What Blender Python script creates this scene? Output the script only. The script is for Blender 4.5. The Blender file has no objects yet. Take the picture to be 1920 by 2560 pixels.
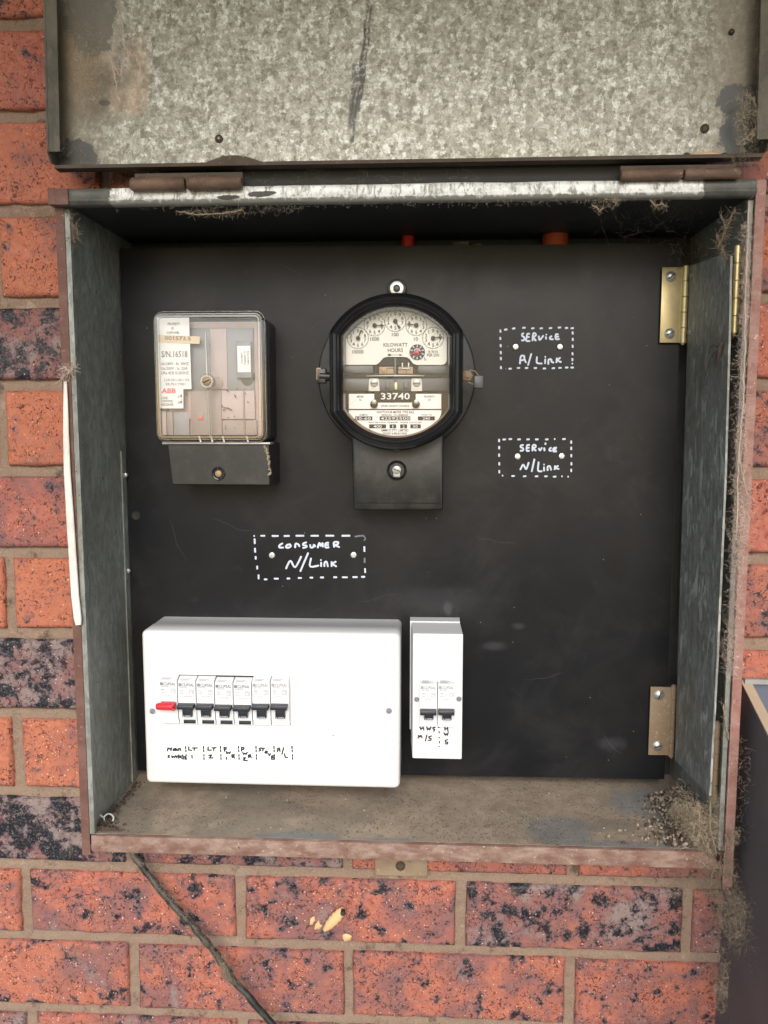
import bpy, bmesh, math, random
from mathutils import Vector, Matrix, noise as mn
random.seed(7)
S = bpy.context.scene
COL = S.collection
# ------------------------------------------------------------------ camera
F, PIT, YAW, D = 2060.0, math.radians(6.3), math.radians(3.0), .82
CL = Vector((0, -D, 0))
f_ = Vector((-math.sin(YAW)*math.cos(PIT), math.cos(YAW)*math.cos(PIT), -math.sin(PIT)))
r_ = Vector((math.cos(YAW), math.sin(YAW), 0))
u_ = r_.cross(f_)
cam = bpy.data.cameras.new('camera'); co = bpy.data.objects.new('camera', cam); COL.objects.link(co)
m4 = Matrix((r_, u_, -f_)).transposed().to_4x4(); m4.translation = CL
co.matrix_world = m4
cam.sensor_fit = 'VERTICAL'; cam.sensor_height = 36; cam.lens = F/2560*36
cam.clip_start = .01; cam.clip_end = 200
S.camera = co
S.render.resolution_x, S.render.resolution_y = 768, 1024
# ------------------------------------------------------------------ sky, sun, exposure
SUN_EL, SUN_AZ = math.radians(29), math.radians(178)      # azimuth measured from +Y, clockwise
w = bpy.data.worlds.new('World'); S.world = w; w.use_nodes = True
wn = w.node_tree; wn.nodes.clear()
sky = wn.nodes.new('ShaderNodeTexSky'); sky.sky_type = 'NISHITA'; sky.sun_disc = False
sky.sun_elevation = SUN_EL; sky.sun_rotation = SUN_AZ; sky.air_density = 1; sky.dust_density = 1.2
bg = wn.nodes.new('ShaderNodeBackground'); bg.inputs[1].default_value = .15
wo = wn.nodes.new('ShaderNodeOutputWorld')
wn.links.new(sky.outputs[0], bg.inputs[0]); wn.links.new(bg.outputs[0], wo.inputs[0])
sl = bpy.data.lights.new('sun', 'SUN'); sl.energy = 1.6; sl.angle = math.radians(34); sl.color = (1, .965, .93)
so = bpy.data.objects.new('sun', sl); COL.objects.link(so)
sd = Vector((math.sin(SUN_AZ)*math.cos(SUN_EL), math.cos(SUN_AZ)*math.cos(SUN_EL), math.sin(SUN_EL)))
so.rotation_euler = sd.to_track_quat('Z', 'Y').to_euler(); so.location = sd*3
vs = S.view_settings; vs.view_transform = 'Standard'; vs.look = 'None'; vs.gamma = 1; vs.use_curve_mapping = False
vs.exposure = .72

# ------------------------------------------------------------------ projection helpers
def ray(px, py): return f_ + r_*((px-960)/F) - u_*((py-1280)/F)
def P(px, py, Y):
    d = ray(px, py); return CL + d*((Y+D)/d.y)
def PX(px, py, x):
    d = ray(px, py); return CL + d*((x-CL.x)/d.x)
def PZ(px, py, z):
    d = ray(px, py); return CL + d*((z-CL.z)/d.z)
def xz(px, py, Y):
    p = P(px, py, Y); return (p.x, p.z)
def rm(r, px, py, Y): return r*(P(px, py, Y)-CL).dot(f_)/F
def zy(py, Y, px=900): return P(px, py, Y).z
def xx(px, Y, py=1280): return P(px, py, Y).x

# ------------------------------------------------------------------ materials
class NB:
    def __init__(s, name):
        s.m = bpy.data.materials.new(name); s.m.use_nodes = True
        s.t = s.m.node_tree; s.b = s.t.nodes['Principled BSDF']
        s.pos = s.t.nodes.new('ShaderNodeNewGeometry').outputs['Position']
    def N(s, ty): return s.t.nodes.new('ShaderNode'+ty)
    def L(s, v, sock):
        if isinstance(v, bpy.types.NodeSocket): s.t.links.new(v, sock)
        elif isinstance(v, (tuple, list)) and len(v) == 3 and sock.type == 'RGBA': sock.default_value = (*v, 1)
        else: sock.default_value = v
    def math(s, op, a, b=0.0, c=None, clamp=False):
        n = s.N('Math'); n.operation = op; n.use_clamp = clamp
        s.L(a, n.inputs[0]); s.L(b, n.inputs[1])
        if c is not None: s.L(c, n.inputs[2])
        return n.outputs[0]
    def vm(s, op, a, b=None, scale=None):
        n = s.N('VectorMath'); n.operation = op; s.L(a, n.inputs[0])
        if b is not None: s.L(b, n.inputs[1])
        if scale is not None: s.L(scale, n.inputs['Scale'])
        return n.outputs['Value'] if op in ('LENGTH', 'DOT_PRODUCT', 'DISTANCE') else n.outputs[0]
    def map(s, vec, loc=(0,0,0), rot=(0,0,0), scale=(1,1,1)):
        n = s.N('Mapping'); s.L(vec, n.inputs[0]); n.inputs[1].default_value = loc; n.inputs[2].default_value = rot; n.inputs[3].default_value = scale
        return n.outputs[0]
    def noise(s, scale, detail=3, rough=.5, dist=0, vec=None, col=False):
        n = s.N('TexNoise'); s.L(vec if vec is not None else s.pos, n.inputs['Vector'])
        n.inputs['Scale'].default_value = scale; n.inputs['Detail'].default_value = detail
        n.inputs['Roughness'].default_value = rough; n.inputs['Distortion'].default_value = dist
        return n.outputs['Color' if col else 'Fac']
    def voro(s, scale, vec=None, feat='F1', rand=1):
        n = s.N('TexVoronoi'); n.feature = feat; s.L(vec if vec is not None else s.pos, n.inputs['Vector'])
        n.inputs['Scale'].default_value = scale; n.inputs['Randomness'].default_value = rand
        return n.outputs
    def ramp(s, fac, st, interp='LINEAR'):
        n = s.N('ValToRGB'); n.color_ramp.interpolation = interp; e = n.color_ramp.elements
        while len(e) < len(st): e.new(.5)
        for q, (p, c) in zip(e, st):
            q.position = p; q.color = (c, c, c, 1) if isinstance(c, (int, float)) else (*c, 1)
        s.L(fac, n.inputs[0]); return n.outputs[0]
    def mix(s, fac, a, b, bl='MIX'):
        n = s.N('Mix'); n.data_type = 'RGBA'; n.blend_type = bl
        s.L(fac, n.inputs[0]); s.L(a, n.inputs[6]); s.L(b, n.inputs[7]); return n.outputs[2]
    def step(s, v, a, b):     # smoothstep a..b -> 0..1
        n = s.N('MapRange'); n.interpolation_type = 'SMOOTHSTEP'; s.L(v, n.inputs[0])
        n.inputs[1].default_value = a; n.inputs[2].default_value = b; return n.outputs[0]
    def blob(s, c, r, edge=.25, amp=.5, nscale=60):
        amp = max(amp, 1.3); nscale = max(nscale, 75)
        d = s.vm('LENGTH', s.vm('DIVIDE', s.vm('SUBTRACT', s.pos, tuple(c)), tuple(r)))
        d = s.math('ADD', d, s.math('MULTIPLY', s.math('SUBTRACT', s.noise(nscale, 6, .62), .5), amp))
        return s.step(d, 1+edge, 1-edge)
    def bump(s, h, strength=.5, dist=.001, nrm=None):
        n = s.N('Bump'); n.inputs['Strength'].default_value = strength; n.inputs['Distance'].default_value = dist
        s.L(h, n.inputs['Height'])
        if nrm is not None: s.L(nrm, n.inputs['Normal'])
        return n.outputs[0]
    def out(s, col, rough=.5, metal=0.0, nrm=None, spec=None):
        s.L(col, s.b.inputs['Base Color']); s.L(rough, s.b.inputs['Roughness']); s.L(metal, s.b.inputs['Metallic'])
        if nrm is not None: s.L(nrm, s.b.inputs['Normal'])
        if spec is not None: s.L(spec, s.b.inputs['Specular IOR Level'])
        return s.m
def comb(b, *v): 
    n = b.N('CombineXYZ')
    for i, q in enumerate(v): b.L(q, n.inputs[i])
    return n.outputs[0]

def simple(name, col, rough=.5, metal=0.0, var=.25, scale=150, bump=.15, spec=None, dust=0.0):
    b = NB(name)
    n = b.noise(scale, 5, .6); n2 = b.noise(scale*.12, 3, .6)
    v = b.math('MULTIPLY_ADD', b.math('ADD', n, n2), var, 1-var)
    c = b.vm('SCALE', (col[0], col[1], col[2]), scale=v)
    if dust:
        c = b.mix(b.math('MULTIPLY', b.step(b.noise(scale*.4, 6, .7), .42, .72), dust), c, (.33, .27, .20))
    r = b.math('MULTIPLY_ADD', n2, .2, rough-.1)
    return b.out(c, r, metal, b.bump(n, bump, .0005), spec)

MT = {}
def brick_mat():
    b = NB('fired_brick')
    at = b.N('Attribute'); at.attribute_name = 'bk'
    sp = b.N('SeparateColor'); b.t.links.new(at.outputs['Color'], sp.inputs[0])
    fire, hue, seed = sp.outputs[0], sp.outputs[1], sp.outputs[2]
    v = b.vm('ADD', b.pos, comb(b, b.math('MULTIPLY', seed, 7.), b.math('MULTIPLY', seed, 3.), 0.))
    base = b.mix(hue, (.43, .140, .075), (.365, .112, .082))
    mott = b.noise(230, 4, .7, vec=v)
    base = b.mix(b.step(mott, .35, .75), base, (.46, .175, .11))
    base = b.mix(b.math('MULTIPLY', b.step(b.noise(90, 5, .7, vec=v), .5, .75), .5), base, (.25, .060, .042))
    lown = b.noise(21, 3, .55, .4, vec=v)
    pt = b.math('ADD', lown, b.math('MULTIPLY', fire, .36))
    base = b.mix(b.math('MULTIPLY', b.step(b.math('ADD', pt, b.math('MULTIPLY', mott, .18)), .64, .86), .8), base, (.200, .098, .095))
    # grey crust where burnt hard
    cr = b.noise(120, 6, .75, vec=v)
    base = b.mix(b.math('MULTIPLY', b.step(b.math('ADD', pt, b.math('MULTIPLY', cr, .3)), .91, 1.06), .8), base, (.24, .205, .19))
    # black glassy blotches
    bl = b.math('ADD', b.noise(62, 4, .62, .2, vec=v), b.math('MULTIPLY', fire, .165))
    bl = b.math('ADD', bl, b.math('MULTIPLY', b.noise(330, 3, .7, vec=v), .14))
    blk = b.step(bl, .715, .80)
    base = b.mix(b.math('MULTIPLY', b.step(bl, .64, .74), .55), base, (.15, .095, .105))
    base = b.mix(blk, base, b.mix(b.step(b.noise(500, 2, .6, vec=v), .5, .7), (.012, .012, .017), (.10, .10, .11)))
    # crack like dark pits
    pit = b.math('MULTIPLY', b.step(b.noise(260, 3, .6, 1.4, vec=v), .575, .64), b.step(b.noise(45, 2, .5, vec=v), .32, .55))
    base = b.mix(b.math('MULTIPLY', pit, .85), base, (.07, .022, .018))
    # pale grog specks
    vo = b.voro(360, b.vm('ADD', v, b.vm('SCALE', b.vm('SUBTRACT', b.noise(900, 2, .5, col=True), (.5,.5,.5)), scale=.0022)))
    sel = b.N('SeparateColor'); b.t.links.new(vo['Color'], sel.inputs[0])
    rad = b.math('MULTIPLY_ADD', sel.outputs[1], .24, .04)
    sk = b.math('MULTIPLY', b.math('LESS_THAN', vo['Distance'], rad), b.math('GREATER_THAN', sel.outputs[0], .72))
    base = b.mix(b.math('MULTIPLY', sk, .8), base, (.74, .50, .40))
    vo2 = b.voro(420, b.map(v, (3.1, 1.7, .4)))
    sel2 = b.N('SeparateColor'); b.t.links.new(vo2['Color'], sel2.inputs[0])
    sk2 = b.math('MULTIPLY', b.math('LESS_THAN', vo2['Distance'], .27), b.math('GREATER_THAN', sel2.outputs[0], .78))
    base = b.mix(b.math('MULTIPLY', sk2, .8), base, (.06, .022, .022))
    # mortar smear and dust
    ds = b.step(b.noise(38, 6, .7, .5, vec=b.map(v, (5, 2, 1))), .60, .78)
    base = b.mix(b.math('MULTIPLY', ds, .5), base, (.26, .18, .12))
    h = b.math('ADD', b.math('MULTIPLY', mott, .6), b.math('MULTIPLY', b.noise(700, 3, .7, vec=v), .5))
    h = b.math('SUBTRACT', h, b.math('MULTIPLY', pit, .8)); h = b.math('ADD', h, b.math('MULTIPLY', blk, .5)); h = b.math('ADD', h, b.math('MULTIPLY', sk, .3))
    rough = b.mix(blk, (.82, .82, .82), (.35, .35, .35))
    return b.out(base, rough, 0, b.bump(h, .8, .0012), .35)
def mortar_mat():
    b = NB('raked_mortar')
    n = b.noise(500, 4, .7); n2 = b.noise(25, 4, .6)
    c = b.mix(n2, (.195, .135, .098), (.30, .215, .16))
    c = b.mix(b.step(n, .5, .8), c, (.33, .245, .17))
    c = b.mix(b.math('MULTIPLY', b.step(b.noise(60, 6, .75), .54, .68), .8), c, (.075, .052, .036))
    c = b.mix(b.math('MULTIPLY', b.step(b.noise(33, 5, .7, vec=b.map(b.pos, (7,3,1))), .6, .7), .6), c, (.40, .31, .23))
    vo = b.voro(700); c = b.mix(b.math('MULTIPLY', b.math('LESS_THAN', vo['Distance'], .18), .5), c, (.5, .4, .3))
    return b.out(c, .95, 0, b.bump(b.math('ADD', n, b.noise(150, 3)), .8, .0012), .2)
def galv_lid():
    b = NB('spangled_galvanised_steel')
    wv = b.vm('ADD', b.pos, b.vm('SCALE', b.vm('SUBTRACT', b.noise(190, 4, .65, col=True), (.5,.5,.5)), scale=.011))
    wv2 = b.vm('ADD', b.pos, b.vm('SCALE', b.vm('SUBTRACT', b.noise(300, 4, .65, col=True), (.5,.5,.5)), scale=.007))
    def cell(vec, sc):
        o = b.voro(sc, vec); q = b.N('SeparateColor'); b.t.links.new(o['Color'], q.inputs[0]); return q.outputs[0]
    a = cell(b.map(wv, (0,0,0), (0, .7, 0), (1, 1, .6)), 260)
    c2 = cell(b.map(wv2, (.3,0,.1), (0, -.6, 0), (.6, 1, 1.1)), 370)
    c3 = cell(b.map(wv2, (.7,.2,.5), (0, .2, 0), (1, 1, .45)), 620)
    sp = b.math('ADD', b.math('ADD', b.math('MULTIPLY', a, .42), b.math('MULTIPLY', c2, .33)), b.math('MULTIPLY', c3, .25))
    sp = b.math('ADD', sp, b.math('MULTIPLY', b.math('SUBTRACT', b.noise(600, 3, .7), .5), .25))
    sp = b.math('MULTIPLY_ADD', sp, 1.35, -.18, clamp=True)
    col = b.ramp(sp, [(.02, (.140,.133,.098)), (.30, (.235,.226,.178)), (.52, (.310,.306,.248)), (.74, (.405,.405,.345)), (.95, (.60,.61,.56))])
    stk = b.step(b.noise(380, 2, .5, 2.2, vec=b.map(wv2, (1,2,3), (0,.5,0), (1,1,.5))), .60, .66)
    col = b.mix(b.math('MULTIPLY', stk, .65), col, (.11, .105, .075))
    # brown dust film, heavier at the edges of the sheet
    dn = b.noise(14, 5, .65)
    sx = b.N('SeparateXYZ'); b.t.links.new(b.pos, sx.inputs[0])
    el = b.step(sx.outputs[0], -.225, -.29); er = b.step(sx.outputs[0], .19, .25)
    ed = b.math('MAXIMUM', b.math('MULTIPLY', el, .9), b.math('MULTIPLY', er, .8))
    fm = b.math('MULTIPLY', b.math('ADD', ed, .25), b.step(b.math('ADD', dn, b.math('MULTIPLY', ed, .25)), .4, .7))
    col = b.mix(b.math('MULTIPLY', fm, .8), col, (.17, .14, .10))
    # wash of rust and silk
    for c, r, cc, k in (((215,150), (.022,.1,.035), (.30,.19,.10), .35), ((262,85), (.008,.1,.03), (.5,.42,.33), .4), ((345,190), (.010,.1,.03), (.42,.29,.18), .35), ((318,250), (.015,.1,.012), (.42,.29,.18), .35)):
        q = P(*c, -.115); col = b.mix(b.math('MULTIPLY', b.blob(q, r, .4, 1.6, 150), k), col, cc)
    def dark(c, r, cc, k=1, e=.06, am=.5, ns=45):
        nonlocal col
        q = P(*c, -.115); col = b.mix(b.math('MULTIPLY', b.blob(q, r, e, am, ns), k), col, cc)
    dark((195, 405), (.018, .1, .019), (.062, .062, .058)); dark((1862, 330), (.020, .1, .035), (.058, .062, .060))
    dark((1850, 260), (.018, .1, .014), (.065, .066, .062)); dark((222, 55), (.022, .1, .026), (.11, .105, .082), .85)
    dark((560, 407), (.0035, .1, .0055), (.06, .06, .058)); dark((263, 258), (.004, .1, .002), (.08, .075, .06), .8)
    # black marker scribble rubbed on the sheet
    for (x0, y0, x1, y1, wd) in ((925, -20, 880, 375, .0011), (915, 60, 878, 300, .0009), (932, 0, 900, 260, .0008), (888, 150, 878, 330, .0022), (908, 150, 892, 300, .0018), (1001, 262, 995, 300, .0018), (885,330,876,365,.0012)):
        A, B = P(x0, y0, -.115), P(x1, y1, -.115)
        ab = Vector((B.x-A.x, 0, B.z-A.z)); n = Vector((-ab.z, 0, ab.x)).normalized(); t = ab.normalized()
        rel = b.vm('SUBTRACT', b.pos, tuple(A))
        dd = b.math('ABSOLUTE', b.math('ADD', b.vm('DOT_PRODUCT', rel, tuple(n)), b.math('MULTIPLY', b.math('SUBTRACT', b.noise(40, 2), .5), .006)))
        al = b.vm('DOT_PRODUCT', rel, tuple(t))
        ms = b.math('MULTIPLY', b.step(dd, wd*1.5, wd*.6), b.math('MULTIPLY', b.step(al, 0, .004), b.step(al, ab.length, ab.length-.004)))
        ms = b.math('MULTIPLY', ms, b.step(b.noise(210, 5, .75), .38, .54))
        col = b.mix(b.math('MULTIPLY', ms, .85), col, (.045, .045, .04))
    return b.out(col, .45, .25, b.bump(sp, .15, .0004))
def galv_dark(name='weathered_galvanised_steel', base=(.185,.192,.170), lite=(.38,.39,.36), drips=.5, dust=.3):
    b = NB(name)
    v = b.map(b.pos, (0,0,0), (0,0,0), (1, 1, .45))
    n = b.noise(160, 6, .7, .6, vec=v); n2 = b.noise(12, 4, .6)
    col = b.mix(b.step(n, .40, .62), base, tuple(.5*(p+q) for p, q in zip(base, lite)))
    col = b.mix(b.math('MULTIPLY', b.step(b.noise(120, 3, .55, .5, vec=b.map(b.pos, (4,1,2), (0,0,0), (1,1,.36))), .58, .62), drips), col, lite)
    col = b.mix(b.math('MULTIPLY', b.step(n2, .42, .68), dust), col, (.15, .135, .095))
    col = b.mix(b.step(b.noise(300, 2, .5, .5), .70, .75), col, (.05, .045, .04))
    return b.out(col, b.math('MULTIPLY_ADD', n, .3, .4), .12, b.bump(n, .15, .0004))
def floor_mat():
    b = NB('dusty_sheet_floor')
    n = b.noise(55, 6, .7); n2 = b.noise(9, 4, .6, .4)
    col = b.mix(b.step(n, .3, .75), (.27, .205, .148), (.40, .32, .235))
    col = b.mix(b.math('MULTIPLY', b.step(n2, .5, .62), .5), col, (.165, .155, .125))
    for c, r in (((740,2090), (.035,.012,.05)), ((960,2098), (.03,.006,.05)), ((1400,2070), (.03,.025,.05)), ((1570,2110), (.06,.008,.05)), ((1650,2010), (.05,.03,.05))):
        q = PZ(*c, -.374); col = b.mix(b.math('MULTIPLY', b.blob(q, r, .35, .8, 40), .6), col, (.16, .185, .20))
    col = b.mix(b.step(b.math('ADD', b.noise(420, 4, .75), b.math('MULTIPLY', b.noise(20, 3), .25)), .70, .80), col, (.085, .06, .042))
    vo = b.voro(350); q = b.N('SeparateColor'); b.t.links.new(vo['Color'], q.inputs[0])
    col = b.mix(b.math('MULTIPLY', b.math('LESS_THAN', vo['Distance'], .14), b.math('GREATER_THAN', q.outputs[0], .955)), col, (.5, .43, .35))
    return b.out(col, .85, 0, b.bump(b.noise(300, 5, .7), .4, .0008))
def paint_mat(name, base, dusty, k, sc=60):
    b = NB(name)
    n = b.noise(sc, 6, .7, .3, vec=b.map(b.pos, (0,0,0), (0,0,0), (.5, 1, 1)))
    col = b.mix(b.math('MULTIPLY', b.step(n, .35, .7), k), base, dusty)
    col = b.mix(b.math('MULTIPLY', b.step(b.noise(260, 4, .7), .62, .70), .7), col, tuple(min(1, v*1.7+.05) for v in dusty))
    col = b.mix(b.step(b.noise(150, 3, .6), .71, .74), col, (.07, .05, .04))
    return b.out(col, .7, 0, b.bump(n, .2, .0006))
def rail_mat():
    b = NB('flaking_white_on_zinc')
    sx = b.N('SeparateXYZ'); b.t.links.new(b.pos, sx.inputs[0])
    jx = b.math('MULTIPLY', b.math('SUBTRACT', b.noise(120, 5, .75), .5), .012)
    x = b.math('ADD', sx.outputs[0], jx)
    inx = b.math('MULTIPLY', b.step(x, -.2635, -.2615), b.step(x, .2195, .2175))
    zt = b.math('ADD', sx.outputs[2], b.math('MULTIPLY', b.math('SUBTRACT', b.noise(150, 5, .7, vec=b.map(b.pos, (0,0,0), (0,0,0), (1.2,1,.2))), .5), .011))
    up = b.step(zt, .1796, .1816)
    st = b.step(b.noise(170, 5, .7, .6, vec=b.map(b.pos, (0,0,0), (0,0,0), (1.3,1,.4))), .36, .50)
    white = b.mix(b.step(b.noise(260, 4, .7), .35, .6), (.42, .43, .41), (.80, .80, .77))
    white = b.mix(b.step(b.noise(45, 4, .6), .35, .6), white, (.84,.84,.82))
    zinc = b.mix(b.noise(90, 5, .7, vec=b.map(b.pos, (0,0,0), (0,0,0), (.3,1,1))), (.20, .19, .16), (.42, .40, .35))
    c = b.mix(b.math('MULTIPLY', up, st), zinc, white)
    for cc, r in (((568, 492), (.010,.1,.0022)), ((650, 484), (.011,.1,.0022)), ((672, 480), (.006,.1,.0015))):
        c = b.mix(b.blob(P(*cc, -.13), r, .1, .8, 160), c, (.07, .068, .06))
    dark = b.mix(b.step(b.noise(60, 5, .7), .4, .7), (.075, .08, .072), (.13, .125, .105))
    c = b.mix(inx, dark, c)
    return b.out(c, .5, .1, b.bump(b.math('MULTIPLY', up, st), .35, .0006))
def board_mat():
    b = NB('black_bakelite_board')
    n = b.noise(7, 4, .6, .5); n2 = b.noise(60, 5, .65)
    col = b.mix(b.step(n, .35, .7), (.0065, .0072, .0095), (.0135, .0135, .0138))
    for c, r, k in (((1535,1420), (.011,.1,.019), .6), ((1110,1275), (.01,.1,.005), .5), ((935,1750), (.006,.1,.02), .3)):
        col = b.mix(b.math('MULTIPLY', b.blob(P(*c, 0), r, .4, .9, 60), k), col, (.006, .006, .006))
    for c, r, k in (((1120,1520), (.004,.1,.006), .35), ((1295,1565), (.006,.1,.003), .25), ((1235,1615), (.01,.1,.004), .25), ((1530,1860), (.012,.1,.006), .2), ((1085,1500),(.05,.1,.012),.16)):
        col = b.mix(b.math('MULTIPLY', b.blob(P(*c, 0), r, .6, 1.2, 120), k), col, (.09, .09, .10))
    vo = b.voro(90); q = b.N('SeparateColor'); b.t.links.new(vo['Color'], q.inputs[0])
    col = b.mix(b.math('MULTIPLY', b.math('LESS_THAN', vo['Distance'], .045), b.math('GREATER_THAN', q.outputs[0], .8)), col, (.2, .19, .17))
    col = b.mix(b.math('MULTIPLY', b.step(b.noise(35, 6, .75, 1.), .56, .8), .10), col, (.12, .125, .14))
    for (x0, y0, x1, y1, wd) in ((520,1300,640,1330,.00025),(1500,1820,1560,1890,.0003),(700,640,760,700,.0002),(1180,1340,1300,1360,.00022),(420,1290,470,1410,.0002),(1300,1700,1420,1680,.00018),(880,1500,1000,1480,.0002)):
        A, B = P(x0, y0, 0), P(x1, y1, 0); ab = Vector((B.x-A.x, 0, B.z-A.z)); nn = Vector((-ab.z, 0, ab.x)).normalized(); t = ab.normalized(); rel = b.vm('SUBTRACT', b.pos, tuple(A))
        dd = b.math('ABSOLUTE', b.math('ADD', b.vm('DOT_PRODUCT', rel, tuple(nn)), b.math('MULTIPLY', b.math('SUBTRACT', b.noise(30, 2), .5), .02)))
        al = b.vm('DOT_PRODUCT', rel, tuple(t))
        col = b.mix(b.math('MULTIPLY', b.math('MULTIPLY', b.step(dd, wd*2, wd), b.math('MULTIPLY', b.step(al, 0, .01), b.step(al, ab.length, ab.length-.01))), .18), col, (.12,.12,.13))
    col = b.mix(b.math('MULTIPLY', b.step(b.noise(11, 6, .7, .6, vec=b.map(b.pos, (2,5,1))), .46, .72), .035), col, (.25, .24, .24))
    r = b.math('MULTIPLY_ADD', b.noise(9, 5, .65, .4), .30, .24)
    return b.out(col, r, 0, b.bump(b.noise(900, 2), .05, .0002), .22)
def glass_mat(name, tint=(1,1,1), haze=0.0, gloss=.07, rough=.03):
    b = NB(name)
    for n in list(b.t.nodes):
        if n.type == 'BSDF_PRINCIPLED': b.t.nodes.remove(n)
    tr = b.N('BsdfTransparent'); tr.inputs[0].default_value = (*tint, 1)
    gl = b.N('BsdfGlossy'); gl.inputs['Roughness'].default_value = rough; gl.inputs[0].default_value = (1,1,1,1)
    lw = b.N('LayerWeight'); lw.inputs[0].default_value = .25
    fac = b.math('MULTIPLY_ADD', b.math('POWER', lw.outputs['Facing'], 2.5), .5, gloss, clamp=True)
    ms = b.N('MixShader'); b.L(fac, ms.inputs[0]); b.t.links.new(tr.outputs[0], ms.inputs[1]); b.t.links.new(gl.outputs[0], ms.inputs[2])
    last = ms.outputs[0]
    if haze:
        df = b.N('BsdfDiffuse'); df.inputs[0].default_value = (.8, .78, .75, 1)
        m2 = b.N('MixShader'); b.L(b.math('MULTIPLY', b.step(b.noise(40, 6, .7), .2, .8), haze), m2.inputs[0])
        b.t.links.new(last, m2.inputs[1]); b.t.links.new(df.outputs[0], m2.inputs[2]); last = m2.outputs[0]
    o = [n for n in b.t.nodes if n.type == 'OUTPUT_MATERIAL'][0]
    b.t.links.new(last, o.inputs[0]); return b.m

MT['brick'] = brick_mat(); MT['mortar'] = mortar_mat(); MT['lid'] = galv_lid()
MT['galv'] = galv_dark(); MT['galvlite'] = galv_dark('pale_galvanised_plate', (.170,.176,.165), (.44,.445,.42), .9, .5)
MT['ceil'] = galv_dark('shade_dark_sheet', (.030,.031,.030), (.05,.05,.048), .3, .1)  # interior shade put into the steel colour of top and back walls
MT['floor'] = floor_mat(); MT['rail'] = rail_mat(); MT['board'] = board_mat()
MT['brown'] = paint_mat('brown_paint', (.115,.050,.036), (.19,.098,.078), .8)
MT['pink'] = paint_mat('dusty_red_brown_paint', (.25,.115,.092), (.37,.235,.20), .8)
MT['lip'] = paint_mat('scuffed_brown_paint', (.165,.082,.060), (.32,.225,.175), 1.0, 90)
MT['brownrust'] = paint_mat('rusty_brown_edge', (.050,.032,.020), (.10,.066,.042), .7)
MT['lidedge'] = galv_dark('dirty_olive_lid_edge', (.050,.043,.030), (.12,.105,.075), .5, .6)
MT['knuckle'] = paint_mat('painted_knuckle', (.085,.048,.030), (.185,.112,.075), .9)
MT['brassb'] = simple('clean_brass', (.68,.56,.28), .35, .6, .3, 120, .2, dust=.15)
MT['tan'] = paint_mat('old_brass_tan', (.22,.15,.09), (.31,.235,.16), .6)
MT['brass'] = simple('brass', (.50,.41,.215), .42, .55, .4, 120, .2, dust=.4)
MT['steel'] = simple('dull_steel', (.52,.52,.49), .35, .75, .3, 300, .1)
MT['zinc'] = simple('zinc_screw', (.70,.73,.70), .35, .5, .3, 400, .3)
MT['slot'] = simple('dark_slot', (.03,.028,.025), .8)
MT['black'] = simple('black_gloss_enamel', (.0105,.0105,.012), .20, 0, .3, 60, .02, .5, dust=.02)
MT['blackd'] = simple('dusty_black_plastic', (.010,.0105,.011), .40, 0, .35, 120, .1, dust=.09)
MT['blacke'] = simple('black_plastic', (.014,.014,.015), .35, 0, .3, 200, .05, dust=.04)
MT['white'] = simple('white_plastic', (.76,.76,.752), .33, 0, .02, 60, .01)
MT['whiteb'] = simple('white_breaker_plastic', (.70,.705,.72), .42, 0, .03, 200, .02)
MT['toggle'] = simple('charcoal_toggle', (.020,.024,.034), .30, 0, .2, 200, .02)
MT['red'] = simple('red_plastic', (.60,.03,.045), .35, 0, .1, 100, .02)
MT['ink'] = simple('black_ink', (.010,.010,.022), .5)
MT['greyink'] = simple('grey_print', (.10,.10,.11), .6)
MT['paleink'] = simple('pale_grey_print', (.22,.22,.24), .6)
MT['chalk'] = simple('white_paint_marker', (.58,.63,.74), .6, 0, .25, 500, .2)
MT['chalkf'] = simple('worn_paint_marker', (.16,.17,.20), .6, 0, .4, 500, .2)
MT['dial'] = simple('cream_dial', (.78,.755,.68), .6, 0, .06, 50, .02)
MT['plate'] = simple('white_nameplate', (.78,.78,.76), .5, 0, .08, 50, .02)
MT['dialink'] = simple('dial_ink', (.018,.016,.014), .7)
MT['platetxt'] = simple('raised_print', (.72,.72,.70), .6)
MT['grey'] = simple('grey_metal', (.055,.057,.06), .4, .2, .3, 80)
MT['greyl'] = simple('light_metal', (.36,.355,.33), .38, .45, .3, 80)
MT['copper'] = simple('copper_coil', (.32,.22,.12), .5, .2, .4, 300)
MT['glass'] = glass_mat('meter_glass', (.98,.98,.98), .004, .02)
MT['clear'] = glass_mat('clear_polycarbonate', (.98,.97,.97), .13, .035, .04)
MT['clearrim'] = glass_mat('clear_polycarbonate_edge', (.80,.80,.80), .035, .10, .08)
MT['paper'] = simple('white_label', (.88,.88,.87), .6, 0, .04, 60, .02)
MT['cream'] = simple('yellowed_label', (.72,.58,.38), .6, 0, .1, 60, .02)
MT['pinkg'] = simple('pinkish_grey_plastic', (.44,.355,.35), .5, 0, .12, 30, .05)
MT['pinkd'] = simple('brown_grey_plastic', (.27,.215,.20), .5, 0, .15, 30, .05)
MT['greyp'] = simple('blue_grey_component', (.22,.23,.25), .45, 0, .2, 40, .05)
MT['abb'] = simple('red_print', (.75,.05,.05), .5)
def silk(name, col, a):
    m = simple(name, col, .95, 0, .4, 300); m.node_tree.nodes['Principled BSDF'].inputs['Alpha'].default_value = a; return m
MT['web'] = silk('cobweb_silk', (.34,.27,.19), .55)
MT['webd'] = silk('dusty_cobweb', (.20,.155,.105), .6)
MT['webp'] = silk('pale_cobweb', (.60,.47,.39), .6)
MT['crumb'] = simple('pale_dirt', (.33,.265,.195), .95, 0, .6, 300, .8)
MT['dirt'] = simple('dirt_clump', (.15,.115,.078), .95, 0, .6, 400, .8)
MT['dirtd'] = simple('dark_dirt', (.07,.05,.035), .95, 0, .6, 400, .8)
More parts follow.
